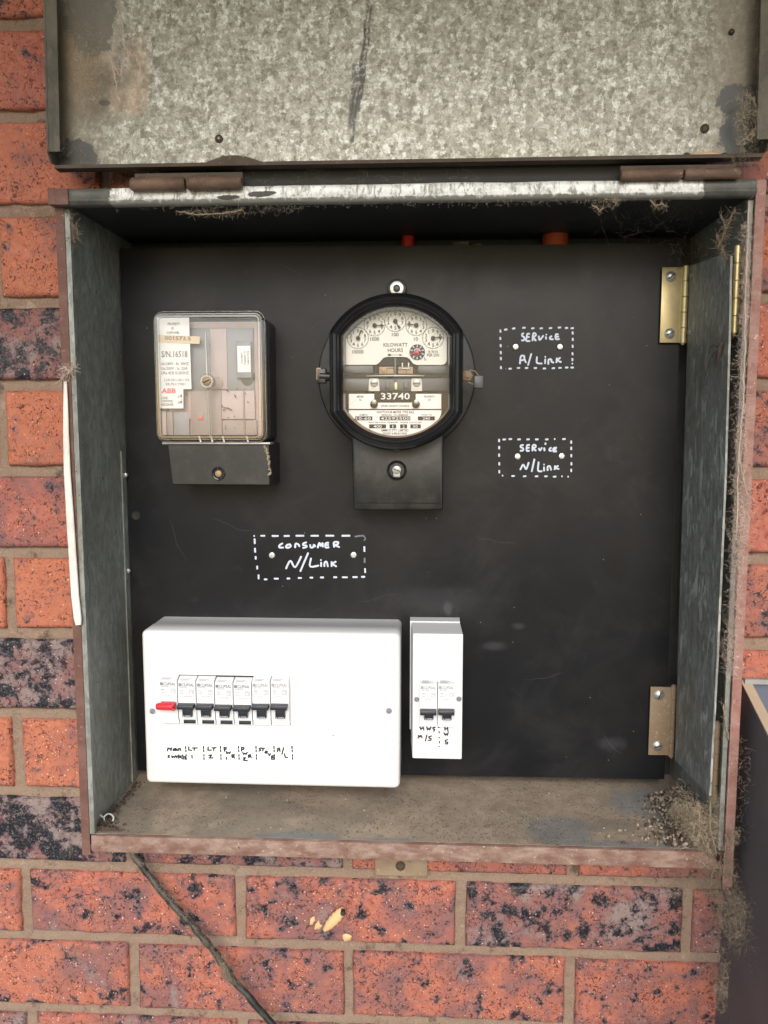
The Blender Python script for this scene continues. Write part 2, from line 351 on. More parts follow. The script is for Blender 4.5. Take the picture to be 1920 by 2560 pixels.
MT['cocoon'] = simple('mud_cocoon', (.72,.45,.22), .8, 0, .2, 250, .5)
MT['cable'] = simple('dirty_black_cable', (.015,.016,.015), .5, 0, .5, 120, .6, dust=.35)
MT['strip'] = simple('white_pvc', (.72,.70,.64), .5, 0, .2, 60, .2, dust=.4)
MT['orange'] = simple('orange_conduit', (.62,.11,.03), .5, 0, .2)
MT['redc'] = simple('red_insulation', (.70,.04,.02), .45, 0, .2)
MT['cabd'] = simple('dark_cabinet_paint', (.085,.080,.086), .55, 0, .35, 30, .15, dust=.12)
MT['cabb'] = simple('blue_grey_sheet', (.15,.17,.22), .5, 0, .2, 60)
MT['beige'] = simple('dusty_beige_rim', (.46,.35,.24), .8, 0, .25, 90, .4)
MT['eaveblock'] = simple('added_eave_paint', (.36,.35,.33), .8)
MT['path'] = simple('concrete_path', (.26,.255,.245), .9, 0, .3, 8, .4)
MT['lawn'] = simple('garden_ground', (.12,.13,.06), .9, 0, .4, 4, .4)

# ------------------------------------------------------------------ geometry builder
class MB:
    def __init__(s): s.v = []; s.f = []; s.mi = []; s.m = 0
    def add(s, vs, fs):
        o = len(s.v); s.v += [tuple(v) for v in vs]
        for f in fs: s.f.append(tuple(i+o for i in f)); s.mi.append(s.m)
    def box(s, x0, x1, y0, y1, z0, z1, bev=0):
        if bev:
            o = rrect(x0, x1, z0, z1, bev, 2)
            return s.sweep(o, [(0, y1), (0, y0+bev), (bev*.3, y0+bev*.3), (bev, y0)], True, True)
        v = [(x, y, z) for x in (x0, x1) for y in (y0, y1) for z in (z0, z1)]
        s.add(v, [(0,1,3,2),(4,6,7,5),(0,4,5,1),(2,3,7,6),(0,2,6,4),(1,5,7,3)])
    def hull8(s, a, b):      # two quads (lists of four points), front then back
        s.add(list(a)+list(b), [(3,2,1,0),(4,5,6,7),(0,1,5,4),(1,2,6,5),(2,3,7,6),(3,0,4,7)])
    def sweep(s, outl, prof, cap0=False, cap1=True):
        n = len(outl); rings = []
        for off, y in prof:
            o = offset(outl, off); rings.append([(x, y, z) for x, z in o])
        vs = [p for r in rings for p in r]; fs = []
        for k in range(len(rings)-1):
            for i in range(n):
                j = (i+1) % n; fs.append((k*n+i, k*n+j, (k+1)*n+j, (k+1)*n+i))
        if cap0: fs.append(tuple(reversed(range(n))))
        if cap1: fs.append(tuple(range((len(rings)-1)*n, len(rings)*n)))
        s.add(vs, fs)
    def tube(s, pts, r, seg=8, flat=1.0, close=True, rr=None):
        pts = [Vector(p) for p in pts]; n = len(pts); vs = []; fs = []
        for i, p in enumerate(pts):
            t = (pts[min(i+1, n-1)]-pts[max(i-1, 0)])
            if t.length < 1e-9: t = Vector((1,0,0))
            t.normalize(); a = t.cross(Vector((0,1,0)))
            if a.length < .05: a = t.cross(Vector((1,0,0)))
            a.normalize(); c = t.cross(a).normalized(); q = rr[i] if rr else r
            for k in range(seg):
                an = 2*math.pi*k/seg
                vs.append(p + a*(math.cos(an)*q) + c*(math.sin(an)*q*flat))
        for i in range(n-1):
            for k in range(seg):
                l = (k+1) % seg; fs.append((i*seg+k, i*seg+l, (i+1)*seg+l, (i+1)*seg+k))
        if close: fs.append(tuple(reversed(range(seg)))); fs.append(tuple(range((n-1)*seg, n*seg)))
        s.add(vs, fs)
    def disc(s, c, r, y0, y1, n=24, dome=0, bev=0):     # axis along Y, back y1 to front y0
        o = circ(c[0], c[1], r, n); pr = [(0, y1), (0, y0+bev)]
        if bev: pr += [(bev*.35, y0+bev*.3), (bev, y0)]
        if dome: pr += [(r*.25, y0-dome*.55), (r*.55, y0-dome*.88), (r*.85, y0-dome)]
        elif not bev: pr = [(0, y1), (0, y0)]
        s.sweep(o, pr, False, True)
    def build(s, name, mats, parent=None, smooth=True, angle=35, sharp=False):
        me = bpy.data.meshes.new(name); off = Vector((0,0,0))
        if parent is not None:
            q = parent
            while q is not None: off += q.location; q = q.parent
        me.from_pydata([(v[0]-off.x, v[1]-off.y, v[2]-off.z) for v in s.v], [], s.f)
        if not isinstance(mats, (list, tuple)): mats = [mats]
        for m in mats: me.materials.append(MT[m] if isinstance(m, str) else m)
        me.polygons.foreach_set('material_index', s.mi)
        me.update()
        bm = bmesh.new(); bm.from_mesh(me); bmesh.ops.recalc_face_normals(bm, faces=bm.faces) if not sharp else None
        bm.to_mesh(me); bm.free()
        if smooth:
            me.polygons.foreach_set('use_smooth', [True]*len(me.polygons))
            me.set_sharp_from_angle(angle=math.radians(angle))
        o = bpy.data.objects.new(name, me); COL.objects.link(o)
        if parent is not None: o.parent = parent
        return o
def offset(o, d):
    if d == 0: return o
    n = len(o); r = []
    for i in range(n):
        a, b, c = o[i-1], o[i], o[(i+1) % n]
        e1 = Vector((b[0]-a[0], b[1]-a[1])).normalized(); e2 = Vector((c[0]-b[0], c[1]-b[1])).normalized()
        n1 = Vector((-e1.y, e1.x)); n2 = Vector((-e2.y, e2.x)); m = n1+n2
        k = m.length_squared
        m = m*(2/k) if k > .3 else n1
        if k > .3: m = m
        r.append((b[0]+m.x*d, b[1]+m.y*d))
    return r          # outlines run counter clockwise so +d moves inwards
def circ(cx, cz, r, n=32, rz=None): return [(cx+r*math.cos(2*math.pi*i/n), cz+(rz or r)*math.sin(2*math.pi*i/n)) for i in range(n)]
def rrect(x0, x1, z0, z1, r, n=4):
    o = []
    for cx, cz, a in ((x1-r, z1-r, 0), (x0+r, z1-r, 90), (x0+r, z0+r, 180), (x1-r, z0+r, 270)):
        for i in range(n+1):
            t = math.radians(a+90*i/n); o.append((cx+r*math.cos(t), cz+r*math.sin(t)))
    return o
def clipc(cx, cz, R, w, n=96):
    return [(cx+max(-w, min(w, R*math.cos(2*math.pi*i/n))), cz+R*math.sin(2*math.pi*i/n)) for i in range(n)]

def tag(o, label, cat, group=None, kind=None):
    o['label'] = label; o['category'] = cat
    if group: o['group'] = group
    if kind: o['kind'] = kind
    return o
def thing(name, loc, label, cat, group=None):
    o = bpy.data.objects.new(name, None); o.empty_display_size = .02; COL.objects.link(o); o.location = loc
    return tag(o, label, cat, group)

# text as flat mesh glyphs
_tc = {}
def glyphs(t):
    if t in _tc: return _tc[t]
    cu = bpy.data.curves.new('t', 'FONT'); cu.body = t; cu.resolution_u = 2; cu.offset = .012
    ob = bpy.data.objects.new('t', cu); COL.objects.link(ob)
    dg = bpy.context.evaluated_depsgraph_get(); ev = ob.evaluated_get(dg); me = ev.to_mesh()
    v = [(p.co.x, p.co.y) for p in me.vertices]; f = [tuple(p.vertices) for p in me.polygons]
    ev.to_mesh_clear(); bpy.data.objects.remove(ob); bpy.data.curves.remove(cu)
    _tc[t] = (v, f); return v, f
def text(mb, t, cx, cy, Y, w=None, h=None, rot=0, off=.00025, slant=0, lean=None):
    """glyphs centred on pixel (cx,cy), width/height in pixels, on plane Y"""
    v, f = glyphs(t)
    if not v: return
    xs = [p[0] for p in v]; ys = [p[1] for p in v]; W = max(xs)-min(xs); H = max(ys)-min(ys)
    mx, my = (max(xs)+min(xs))/2, (max(ys)+min(ys))/2
    sw = rm(w, cx, cy, Y)/W if w else None; sh = rm(h, cx, cy, Y)/H if h else None
    sw = sw or sh; sh = sh or sw
    c = P(cx, cy, Y); ca, sa = math.cos(rot), math.sin(rot); vs = []
    for x, y in v:
        a, b = (x-mx)*sw, (y-my)*sh; a += b*slant
        vs.append((c.x+a*ca-b*sa, Y-off, c.z+a*sa+b*ca))
    mb.add(vs, f)
def stroke(mb, crop, pts, Y, wpx, thick=.25, smooth=True):
    if crop[2] in (.223, .1809): smooth = False
    ox, oy, s = crop
    q = [P(ox+x*s, oy+y*s, Y) for x, y in pts]
    if len(q) == 1: q = [q[0]+Vector((-.0002, 0, 0)), q[0]+Vector((.0002, 0, 0))]
    if smooth and len(q) > 2:
        o = []
        for i in range(len(q)-1):
            p0, p1, p2, p3 = q[max(i-1,0)], q[i], q[i+1], q[min(i+2, len(q)-1)]
            for k in range(4):
                t = k/4; o.append(.5*((2*p1)+(p2-p0)*t+(2*p0-5*p1+4*p2-p3)*t*t+(3*p1-p0-3*p2+p3)*t**3))
        q = o+[q[-1]]
    r = rm(wpx/2, ox+pts[0][0]*s, oy+pts[0][1]*s, Y)
    if not smooth:
        for p0, p1 in zip(q, q[1:]):
            dn = (p1-p0).normalized(); q2_ = [p0-dn*r*.9, p0-dn*r*.6, p0, p1, p1+dn*r*.6, p1+dn*r*.9]
            mb.tube(q2_, r, 8, thick, rr=[r*.4, r*.8, r, r, r*.8, r*.4])
        return
    # rounded ends
    d0 = (q[0]-q[1]).normalized()*r*.55; d1 = (q[-1]-q[-2]).normalized()*r*.55
    q = [q[0]+d0]+q+[q[-1]+d1]
    rr = [r*.55]+[r*(.92+.16*random.random()) for _ in q[2:]]+[r*.55]
    mb.tube(q, r, 8, thick, rr=rr)
def jit(a, s): return a + random.uniform(-s, s)

# ------------------------------------------------------------------ setting out of frame: ground, and an added eave
WY = -.085
g = MB(); g.box(-40, 40, -45, 0, -1.36, -1.35); o = g.build('ground', 'lawn'); o['kind'] = 'structure'
g = MB(); g.box(-12, 12, -1.6, -.02, -1.349, -1.25); o = g.build('path', 'path'); o['kind'] = 'structure'
g = MB(); g.box(-3, 3, -1.05, WY-.002, .66, .72); o = g.build('added_eave', 'eaveblock'); tag(o, 'unseen eave added over the brick wall to hold back light from above', 'eave')  # out-of-view eave, added and sized to keep overhead light off the box

# ------------------------------------------------------------------ brick wall
OX0, OX1, OZ0, OZ1 = -.312, .268, -.3895, .190
MY = WY + .0055
zm = [P(60, y, WY).z for y in (58, 289, 524, 756, 964, 1178, 1381, 1586, 1785, 1982, 2166, 2343)]
pitch = (zm[0]-zm[-1])/(len(zm)-1)
zm += [zm[-1]-pitch*k for k in (1, 2, 3, 4)]
zm = [zm[0]+pitch*k for k in (6, 5, 4, 3, 2, 1)] + zm
LB = (P(1152, 2280, WY).x-P(599, 2280, WY).x)
jA = P(599, 2280, WY).x; jB = P(869, 2165, WY).x
iA = 6+10     # row index of the course that starts at mortar 2166
FIRE = {5:.1, 6:.05, 7:.0, 8:.0, 9:1.0, 10:0, 11:.5, 12:.0, 13:1.2, 14:.02, 15:1.1}
HUE = {5:.7, 6:1., 7:.45, 8:.1, 9:.7, 10:0, 11:1., 12:.1, 13:.7, 14:0.1, 15:.8}
FIREX = {(iA,-1):.55, (iA,0):.50, (iA,1):1.0, (iA,2):.75, (iA,-2):.2, (iA-1,-2):1.2, (iA-1,-1):.95, (iA-1,0):.35, (iA-1,1):.35, (iA-1,2):.7,
         (iA+1,-2):.42, (iA+1,-1):.55, (iA+1,0):.6, (iA+1,1):.5}
FIRER = {8:.25, 9:.1, 10:.5, 11:.0, 12:.55, 13:.1, 14:.4}
def clip_rects(x0, x1, z0, z1):
    if x1 <= OX0 or x0 >= OX1 or z1 <= OZ0 or z0 >= OZ1: return [(x0, x1, z0, z1)]
    r = []
    if x0 < OX0: r.append((x0, OX0, z0, z1))
    if x1 > OX1: r.append((OX1, x1, z0, z1))
    a, b_ = max(x0, OX0), min(x1, OX1)
    if z0 < OZ0: r.append((a, b_, z0, OZ0))
    if z1 > OZ1: r.append((a, b_, OZ1, z1))
    return r
bv, bf, bc = [], [], []
mort = .0105
for k in range(len(zm)-1):
    zt, zb = zm[k]-mort/2, zm[k+1]+mort/2
    odd = (k-iA) % 2
    base = (jB if odd else jA)
    for j in range(-3, 4):
        rs = random.Random(k*31+j*7+5)
        x0 = base+j*LB+mort/2+rs.uniform(-.001,.001); x1 = base+(j+1)*LB-mort/2+rs.uniform(-.001,.001)
        if x1 < -.75 or x0 > .75: continue
        fire = FIREX.get((k, j)); hue = HUE.get(k, rs.random())
        if fire is None:
            fire = FIRER.get(k, rs.random()*.8) if x0 > 0 else FIRE.get(k, rs.random()*.8)
            if k >= iA-1: fire = rs.uniform(.3, .8)
        if k >= iA: hue = rs.uniform(.35, .9)
        seed = rs.random()
        for (a0, a1, c0, c1) in clip_rects(x0, x1, zb+rs.uniform(-.0008,.0008), zt+rs.uniform(-.0008,.0008)):
            if a1-a0 < .002 or c1-c0 < .002: continue
            vis = a0 < .42 and a1 > -.42 and c0 < .4 and c1 > -.65
            st = .0022 if vis else .02
            nx = max(2, int((a1-a0)/st)); nz = max(2, int((c1-c0)/st)); off = len(bv)
            for iz in range(-1, nz+2):
                for ix in range(-1, nx+2):
                    cx = min(max(ix, 0), nx); cz = min(max(iz, 0), nz)
                    x = a0+(a1-a0)*cx/nx; z = c0+(c1-c0)*cz/nz
                    if ix != cx or iz != cz:
                        y = WY+.016
                        x += mn.noise(Vector((x*60, z*60, seed*9)))*.0006
                    else:
                        # distance to the true brick edges (not to the cut at the box)
                        d = min(x-x0 if a0 == x0 else 1, x1-x if a1 == x1 else 1, z-c0 if c0 != OZ1 else 1, c1-z if c1 != OZ0 else 1)
                        wob = .0012*(1+.9*mn.noise(Vector((x*90, z*90, seed*20))))
                        chip = max(0, mn.noise(Vector((x*38+seed*40, z*38, 7)))-.28)*.012
                        e = max(0, 1-d/max(.0004, wob*1.6+chip)); 
                        y = WY + e*e*.0030 + mn.fractal(Vector((x*120+seed*50, z*120, 0)), 1, 2, 3)*.00075 + mn.noise(Vector((x*14, z*14, seed*30)))*.0008
                        inn = .0011*mn.noise(Vector((x*45, z*45, seed*13)))
                        if cx in (0, nx): x += inn
                        if cz in (0, nz): z += inn
                    bv.append((x, y, z)); bc.append((fire/1.2, hue, seed, 1))
            W_ = nx+3
            for iz in range(nz+2):
                for ix in range(nx+2):
                    p = off+iz*W_+ix; bf.append((p, p+1, p+W_+1, p+W_))
nb = len(bf)
# mortar: noisy sheet with a hole for the box
def msheet(x0, x1, z0, z1, st):
    nx = max(1, int((x1-x0)/st)); nz = max(1, int((z1-z0)/st)); off = len(bv)
    for iz in range(nz+1):
        for ix in range(nx+1):
            x = x0+(x1-x0)*ix/nx; z = z0+(z1-z0)*iz/nz
            y = MY + mn.fractal(Vector((x*70, z*110, 3)), 1, 2, 3)*.0016
            # tooling slope of the nearest bed joint
            zz = min(zm, key=lambda q: abs(q-z)); t = (z-zz)/.005
            if abs(t) < 1: y += t*.0012
            bv.append((x, y, z)); bc.append((0,0,0,1))
    for iz in range(nz):
        for ix in range(nx):
            p = off+iz*(nx+1)+ix; bf.append((p, p+1, p+nx+2, p+nx+1))
msheet(-.45, OX0, -.62, .42, .003); msheet(OX1, .42, -.62, .42, .003); msheet(OX0, OX1, -.62, OZ0, .003); msheet(OX0, OX1, OZ1, .42, .004)
msheet(-.8, -.45, -.8, .75, .05); msheet(.42, .8, -.8, .75, .05); msheet(-.45, .42, -.8, -.62, .05); msheet(-.45, .42, .42, .75, .05)
me = bpy.data.meshes.new('brick_wall'); me.from_pydata(bv, [], bf)
me.materials.append(MT['brick']); me.materials.append(MT['mortar'])
me.polygons.foreach_set('material_index', [0]*nb+[1]*(len(bf)-nb))
me.polygons.foreach_set('use_smooth', [True]*len(bf))
ca = me.color_attributes.new('bk', 'FLOAT_COLOR', 'POINT'); ca.data.foreach_set('color', [c for q in bc for c in q])
wall = bpy.data.objects.new('brick_wall', me); COL.objects.link(wall)
tag(wall, 'orange red clinker brick wall with raked brown mortar around the steel meter box', 'wall')

# ------------------------------------------------------------------ steel meter box
FY = -.120
XL, XLi, XR, XRi = -.3135, -.3055, .2698, .2608
ZT, ZTb, ZB, ZBt = .1918, .1775, -.3912, -.3757
FZ = -.3757
box = thing('meter_box', (0, 0, FZ), 'open galvanised steel meter box with brown edges set in the brick wall', 'meter box')
q = MB(); q.box(XLi-.0015, XLi, FY+.001, .040, FZ, ZT-.004)
q.box(XLi, XLi+.0042, FY+.0008, FY+.006, FZ+.001, ZTb-.001)               # folded bead behind the flange
q.box(XLi, XLi+.0012, -.012, -.0015, -.374, P(307, 1127, 0).z)              # tab beside the board
q.build('side_wall', 'galv', box, smooth=False)['label'] = 'grey weathered left side wall'
q = MB(); q.box(XRi, XRi+.0015, FY+.001, .040, FZ, ZT-.004); q.box(XRi-.004, XRi-.0001, FY+.0008, FY+.004, FZ+.001, ZTb-.001)
q.build('side_wall', 'galv', box, smooth=False)['label'] = 'grey right side wall behind the hinge plate'
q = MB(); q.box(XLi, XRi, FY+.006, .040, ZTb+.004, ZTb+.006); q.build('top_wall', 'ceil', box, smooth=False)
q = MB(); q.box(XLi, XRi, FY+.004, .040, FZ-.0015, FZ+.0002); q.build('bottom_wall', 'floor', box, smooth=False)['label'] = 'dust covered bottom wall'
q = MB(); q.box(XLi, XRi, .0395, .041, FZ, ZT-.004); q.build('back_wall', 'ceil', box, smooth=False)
q = MB(); q.box(XL, XLi-.0002, FY, FY+.0012, -.395, ZTb+.002, .0005); q.box(XL, XL+.0012, FY+.0012, WY-.001, -.394, ZT); q.build('flange', 'brown', box, smooth=False)['label'] = 'brown painted left flange'
q = MB(); q.box(XRi+.0002, XR, FY-.0012, FY+.0012, -.407, ZT, .0005); q.box(XRi+.0002, XRi+.0014, FY-.0035, FY+.0012, -.409, ZT-.001); q.box(XR-.0012, XR, FY+.0012, WY-.001, -.394, ZT)
q.build('flange', 'pink', box, smooth=False)['label'] = 'dusty pinkish right flange'
q = MB(); q.box(-.292, XRi-.002, FY-.0010, FY+.004, ZB, ZBt, .0008); q.box(XLi, XRi, FY+.0042, WY, -.3912, -.3895); q.box(XLi+.001, XRi-.002, FY+.0005, FY+.0042, ZB, ZBt-.0004)
q.build('bottom_lip', 'lip', box)
# rolled top rail
q = MB(); n = 12; pr = []
hz = (ZT-ZTb)
for i in range(n+1):
    t = i/n
    pr.append((FY-.010*math.sin(min(1, t*1.15)*math.pi)**.6 if t < .87 else FY-.002*(1-t)/.13, ZTb+hz*t))
pr = [(FY+.006, ZTb+.0045), (FY+.002, ZTb+.0005), (FY-.004, ZTb), (FY-.0075, ZTb+.0014), (FY-.0092, ZTb+.0036), (FY-.0085, ZTb+.0055), (FY-.0078, ZTb+.0065), (FY-.0078, ZTb+.0100), (FY-.0070, ZTb+.0132), (FY-.0045, ZTb+.0145), (FY+.004, ZTb+.0147), (FY+.006, ZTb+.0060)]
xs = [XLi-.003+(XRi-XLi+.002)*i/60 for i in range(61)]
vs = []; fs = []
for i, x in enumerate(xs):
    for j, (y, z) in enumerate(pr):
        vs.append((x, y+mn.noise(Vector((x*30, j*.4, 1)))*.0004, z+mn.noise(Vector((x*24, j*.3, 5)))*.0005))
np_ = len(pr)
for i in range(60):
    for j in range(np_):
        l = (j+1) % np_; fs.append((i*np_+j, (i+1)*np_+j, (i+1)*np_+l, i*np_+l))
fs += [tuple(range(np_)), tuple(reversed(range(60*np_, 61*np_)))]
q.add(vs, fs); q.build('top_rail', 'rail', box, angle=50)['label'] = 'rolled top rail with flaking white paint'
q = MB(); q.box(XL-.0015, XLi-.0032, FY-.0095, FY+.003, ZTb+.0005, ZT, .001); q.box(XLi-.0033, XLi+.008, FY-.0100, FY-.0084, ZTb+.0002, ZT-.001, .0005)
q.build('corner_patch', 'brown', box)
# mounting tab below the lip
q = MB(); a, b_ = xz(937, 2140, WY-.004), xz(1069, 2192, WY-.004)
q.sweep(rrect(a[0], b_[0], b_[1], a[1]+.02, .003), [(0, WY-.001), (0, WY-.004), (.0006, WY-.0046)], False, True)
q.box(a[0]+.012, a[0]+.0123, WY-.0049, WY-.0045, b_[1]+.001, a[1])
tb = q.build('mounting_tab', 'tan', box)
q = MB(); c = xz(1001, 2169, WY-.008); q.disc(c, .0045, WY-.0055, WY-.004, 20, dome=.0025); q.box(c[0]-.0003, c[0]+.0003, WY-.0083, WY-.006, c[1]-.0035, c[1]+.0035)
q.build('screw', 'brownrust', tb)

# lid, hinged above, tilted slightly back
LZ = .2068
TH = math.radians(2.6)
lid = bpy.data.objects.new('lid', None); COL.objects.link(lid); lid.parent = box; lid.location = (0, -.1185, LZ-FZ); lid.empty_display_size = .02
def lidp(v):  # local lid frame (x, out, up) to world
    return (v[0], -.1185 + v[1]*math.cos(TH) + v[2]*math.sin(TH), LZ + v[2]*math.cos(TH) - v[1]*math.sin(TH))
def lidbuild(q, name, mat, lab=None, par=None, **k):
    q.v = [lidp(v) for v in q.v]; o = q.build(name, mat, par or lid, **k)
    if lab: o['label'] = lab
    return o
LX0, LX1, LH = -.3105, .2655, .53
q = MB(); nx, nz = 60, 50; vs = []; fs = []
for iz in range(nz+1):
    for ix in range(nx+1):
        x = LX0+.001+(LX1-LX0-.002)*ix/nx; z = .0030+(LH-.004)*iz/nz
        vs.append((x, mn.noise(Vector((x*6, z*6, 2)))*.0012, z))
for iz in range(nz):
    for ix in range(nx):
        p = iz*(nx+1)+ix; fs.append((p, p+1, p+nx+2, p+nx+1))
q.add(vs, fs); q.box(LX0+.001, LX1-.001, .0015, .003, .002, LH)
lidsheet = lidbuild(q, 'sheet', 'lid', 'spangled galvanised inner face of the raised lid', sharp=True)
q = MB(); cf = .010
# left flange with chamfered lower corner
for (xa, xb) in ((LX0, LX0+.0016), (LX1-.0016, LX1)):
    q = MB(); fx = (LX0+.0016, LX0+.011) if xa == LX0 else (LX1-.011, LX1-.0016); q.box(*fx, -.019, -.0175, cf, LH, .0004)
    q.add([(xa, .002, .004), (xa, .002, LH), (xa, -.019, LH), (xa, -.019, cf), (xa, -.013, .004), (xb, .002, .004), (xb, .002, LH), (xb, -.019, LH), (xb, -.019, cf), (xb, -.013, .004)],
          [(0,1,2,3,4), (9,8,7,6,5), (0,5,6,1), (1,6,7,2), (2,7,8,3), (3,8,9,4), (4,9,5,0)])
    lidbuild(q, 'side_flange', 'lidedge', smooth=False)
q = MB(); q.box(LX0+.0016, LX1-.0016, -.0090, .001, .0002, .0030)
q.add([(-.262+.0015*i, -.0092, .0032+.0052*math.sin(math.pi*i/30)) for i in range(31)]+[(-.262+.0015*i, -.0092, .0005) for i in range(31)], [(i, i+1, 32+i, 31+i) for i in range(30)])
for v in range(len(q.v)): 
    if v >= len(q.v)-62: q.v[v] = (q.v[v][0]+.09-.01, q.v[v][1], q.v[v][2])
lidbuild(q, 'bottom_flange', 'brownrust', smooth=False)
for (x, y, r, m) in ((549, 349, 10, 'steel'), (596, 418, 10, 'steel'), (508, 418, 9, 'steel'), (1760, 323, 11, 'brownrust'), (1713, 396, 11, 'steel'), (1807, 394, 9, 'brownrust'), (1831, 77, 7, 'slot')):
    c = P(x, y, -.116); q = MB(); R = rm(r, x, y, -.116); tz = (c.z-LZ)*math.tan(TH)
    y0 = -.1185+tz
    q.sweep(circ(c.x, c.z, R, 20), [(0, y0+.001), (0, y0-.0012), (R*.3, y0-.0020), (R*.55, y0-.0012)], False, True)
    rv = q.build('rivet', 'brownrust', lid)
    if m == 'steel':
        q = MB(); q.disc((c.x, c.z), R*.45, y0-.0016, y0-.0002, 12, dome=.0012); q.build('rivet_core', 'steel', rv)
q = MB(); c = P(1770, 386, -.124); q.sweep(circ(c.x, c.z, .014, 20, .0035), [(0, -.115), (.001, -.121), (.0022, -.1225)], False, True); q.build('foam_scrap', 'cocoon', lid)
q = MB(); 
for (x0, x1, ya, yb, sp) in ((326, 604, 436, 475, 465), (1553, 1851, 416, 447, 1709)):
    for (xa, xb) in ((x0, sp-3), (sp+3, x1)):
        q = MB(); A, B = P(xa, (ya+yb)/2+(5 if xa < 1000 else 4)-(xa-326)*.006, -.1335), P(xb, (ya+yb)/2+3-(xb-326)*.006, -.1335)
        zc = P((x0+x1)/2, (ya+yb)/2+3, -.1335).z; R = rm((yb-ya)/2*.84, 900, 450, -.1335)
        n = 24; pts = [Vector((A.x+(B.x-A.x)*i/n, -.1325, zc+mn.noise(Vector((i*.7, xa, 0)))*.0002)) for i in range(n+1)]
        rr = [R*(.80 if i in (0, n) else 1.0+.12*mn.noise(Vector((i*.9, xa, 3)))) for i in range(n+1)]
        q.tube(pts, R, 18, rr=rr); q.build('hinge_knuckle', 'knuckle', box)
    q = MB(); A, B = xx(x0, -.131, 450), xx(x1, -.131, 450)
    q.box(A+.001, B-.001, -.1230, -.1215, .190, .2035); q.build('hinge_leaf', 'brownrust', box)

q = MB(); q.box(-.235, .225, -.1110, -.1095, .1925, .2120); q.build('gap_shade_strip', 'slot', box, smooth=False)  # dark strip added to paint the shade in the gap under the lid
# ------------------------------------------------------------------ hinged wing plate and brass hinges
XW = P(1705, 1200, -.010).x
fr = thing('hinge_plate', (XW, -.05, FZ), 'grey drip marked steel plate hinged between board and right side of the box', 'hinge plate')
pts = [PX(1724, 665, XW), PX(1806, 635, XW), PX(1826, 640, XW), PX(1822, 831, XW), PX(1811, 1209, XW), PX(1792, 1640, XW), PX(1773, 1990, XW), PX(1687, 1900, XW)]
q = MB(); n = len(pts)
q.add([(XW, p.y, p.z) for p in pts]+[(XW+.0018, p.y, p.z) for p in pts], [tuple(range(n)), tuple(range(2*n-1, n-1, -1))]+[(i, (i+1) % n, n+(i+1) % n, n+i) for i in range(n)])
q.build('plate', 'galvlite', fr, smooth=False)
def brass_hinge(leafpx, kx, ky, screws, Y, mat, lab, side='l', nk=5, par=None):
    e = bpy.data.objects.new('hinge', None); COL.objects.link(e); e.parent = par; c = P(*kx_mid(kx, ky), Y); e.location = c-par.location; e['label'] = lab; e.empty_display_size = .01
    if leafpx:
        (a, b_, c0, d) = leafpx; A, B = xz(a, b_, Y), xz(c0, d, Y)
        q = MB(); q.box(A[0], B[0], Y-.0016, Y-.0001, B[1], A[1], .0003); q.build('leaf', mat, e)
    K = P(sum(kx)/2, sum(ky)/2, Y); r = rm((kx[1]-kx[0])/2, *kx_mid(kx, ky), Y)
    z1, z0 = P(sum(kx)/2, ky[0], Y).z, P(sum(kx)/2, ky[1], Y).z; h = (z1-z0)/nk
    q = MB()
    for i in range(nk):
        za, zb = z0+i*h+.0003, z0+(i+1)*h-.0003
        q.tube([(K.x, Y-.001, za), (K.x, Y-.001, za+.0002), (K.x, Y-.001, zb-.0002), (K.x, Y-.001, zb)], r, 16, rr=[r*.9, r, r, r*.9])
    q.tube([(K.x, Y-.001, z0-.0015), (K.x, Y-.001, z0), (K.x, Y-.001, z1), (K.x, Y-.001, z1+.0008)], r*.6, 10, rr=[r*.4, r*.7, r*.7, r*.4])
    q.build('knuckle', mat, e)
    for (sx, sy, sr) in screws:
        c = xz(sx, sy, Y-.004); R = rm(sr, sx, sy, Y)
        q = MB(); q.disc(c, R, Y-.0022, Y-.0014, 20, dome=.0022)
        s_ = q.build('screw', 'steel', e)
        q = MB(); an = random.uniform(.2, 1.8); dx, dz = math.cos(an)*R*.72, math.sin(an)*R*.72; nx_, nz_ = -math.sin(an)*R*.10, math.cos(an)*R*.10
        q.add([(c[0]+sx_*dx+t*nx_, y, c[1]+sx_*dz+t*nz_) for y in (Y-.0046, Y-.003) for sx_, t in ((1,1),(1,-1),(-1,-1),(-1,1))], [(0,1,2,3),(7,6,5,4),(0,4,5,1),(1,5,6,2),(2,6,7,3),(3,7,4,0)])
        q.build('slot', 'slot', s_, smooth=False)
    return e
def kx_mid(kx, ky): return (sum(kx)/2, sum(ky)/2)
brass_hinge((1655, 669, 1701, 857), (1701, 1719), (665, 859), [(1679, 690, 13), (1676, 833, 13)], -.004, 'brass', 'upper brass hinge screwed to the black board', par=fr)
brass_hinge((1626, 1716, 1675, 1887), (1674, 1687), (1712, 1891), [(1649.5, 1739, 13), (1646, 1866.5, 13)], -.004, 'tan', 'lower tarnished hinge screwed to the black board', par=fr)
eh = brass_hinge(None, (1830, 1848), (615, 834), [], -.106, 'brassb', 'upper brass hinge on the box side', par=fr)
A, B = xz(1845, 620, -.103), xz(1857, 834, -.103); q = MB(); q.box(A[0], B[0], -.104, -.102, B[1], A[1], .0003); q.build('leaf', 'brass', eh)
A = P(1838, 620, -.104); q = MB(); 
eh = brass_hinge(None, (1780, 1797), (1803, 1999), [], -.104, 'tan', 'lower rusty hinge on the box side', par=fr)
A, B = xz(1797, 1806, -.103), xz(1811, 1998, -.103); q = MB(); q.box(A[0], B[0], -.104, -.102, B[1], A[1], .0003); q.build('leaf', 'tan', eh)
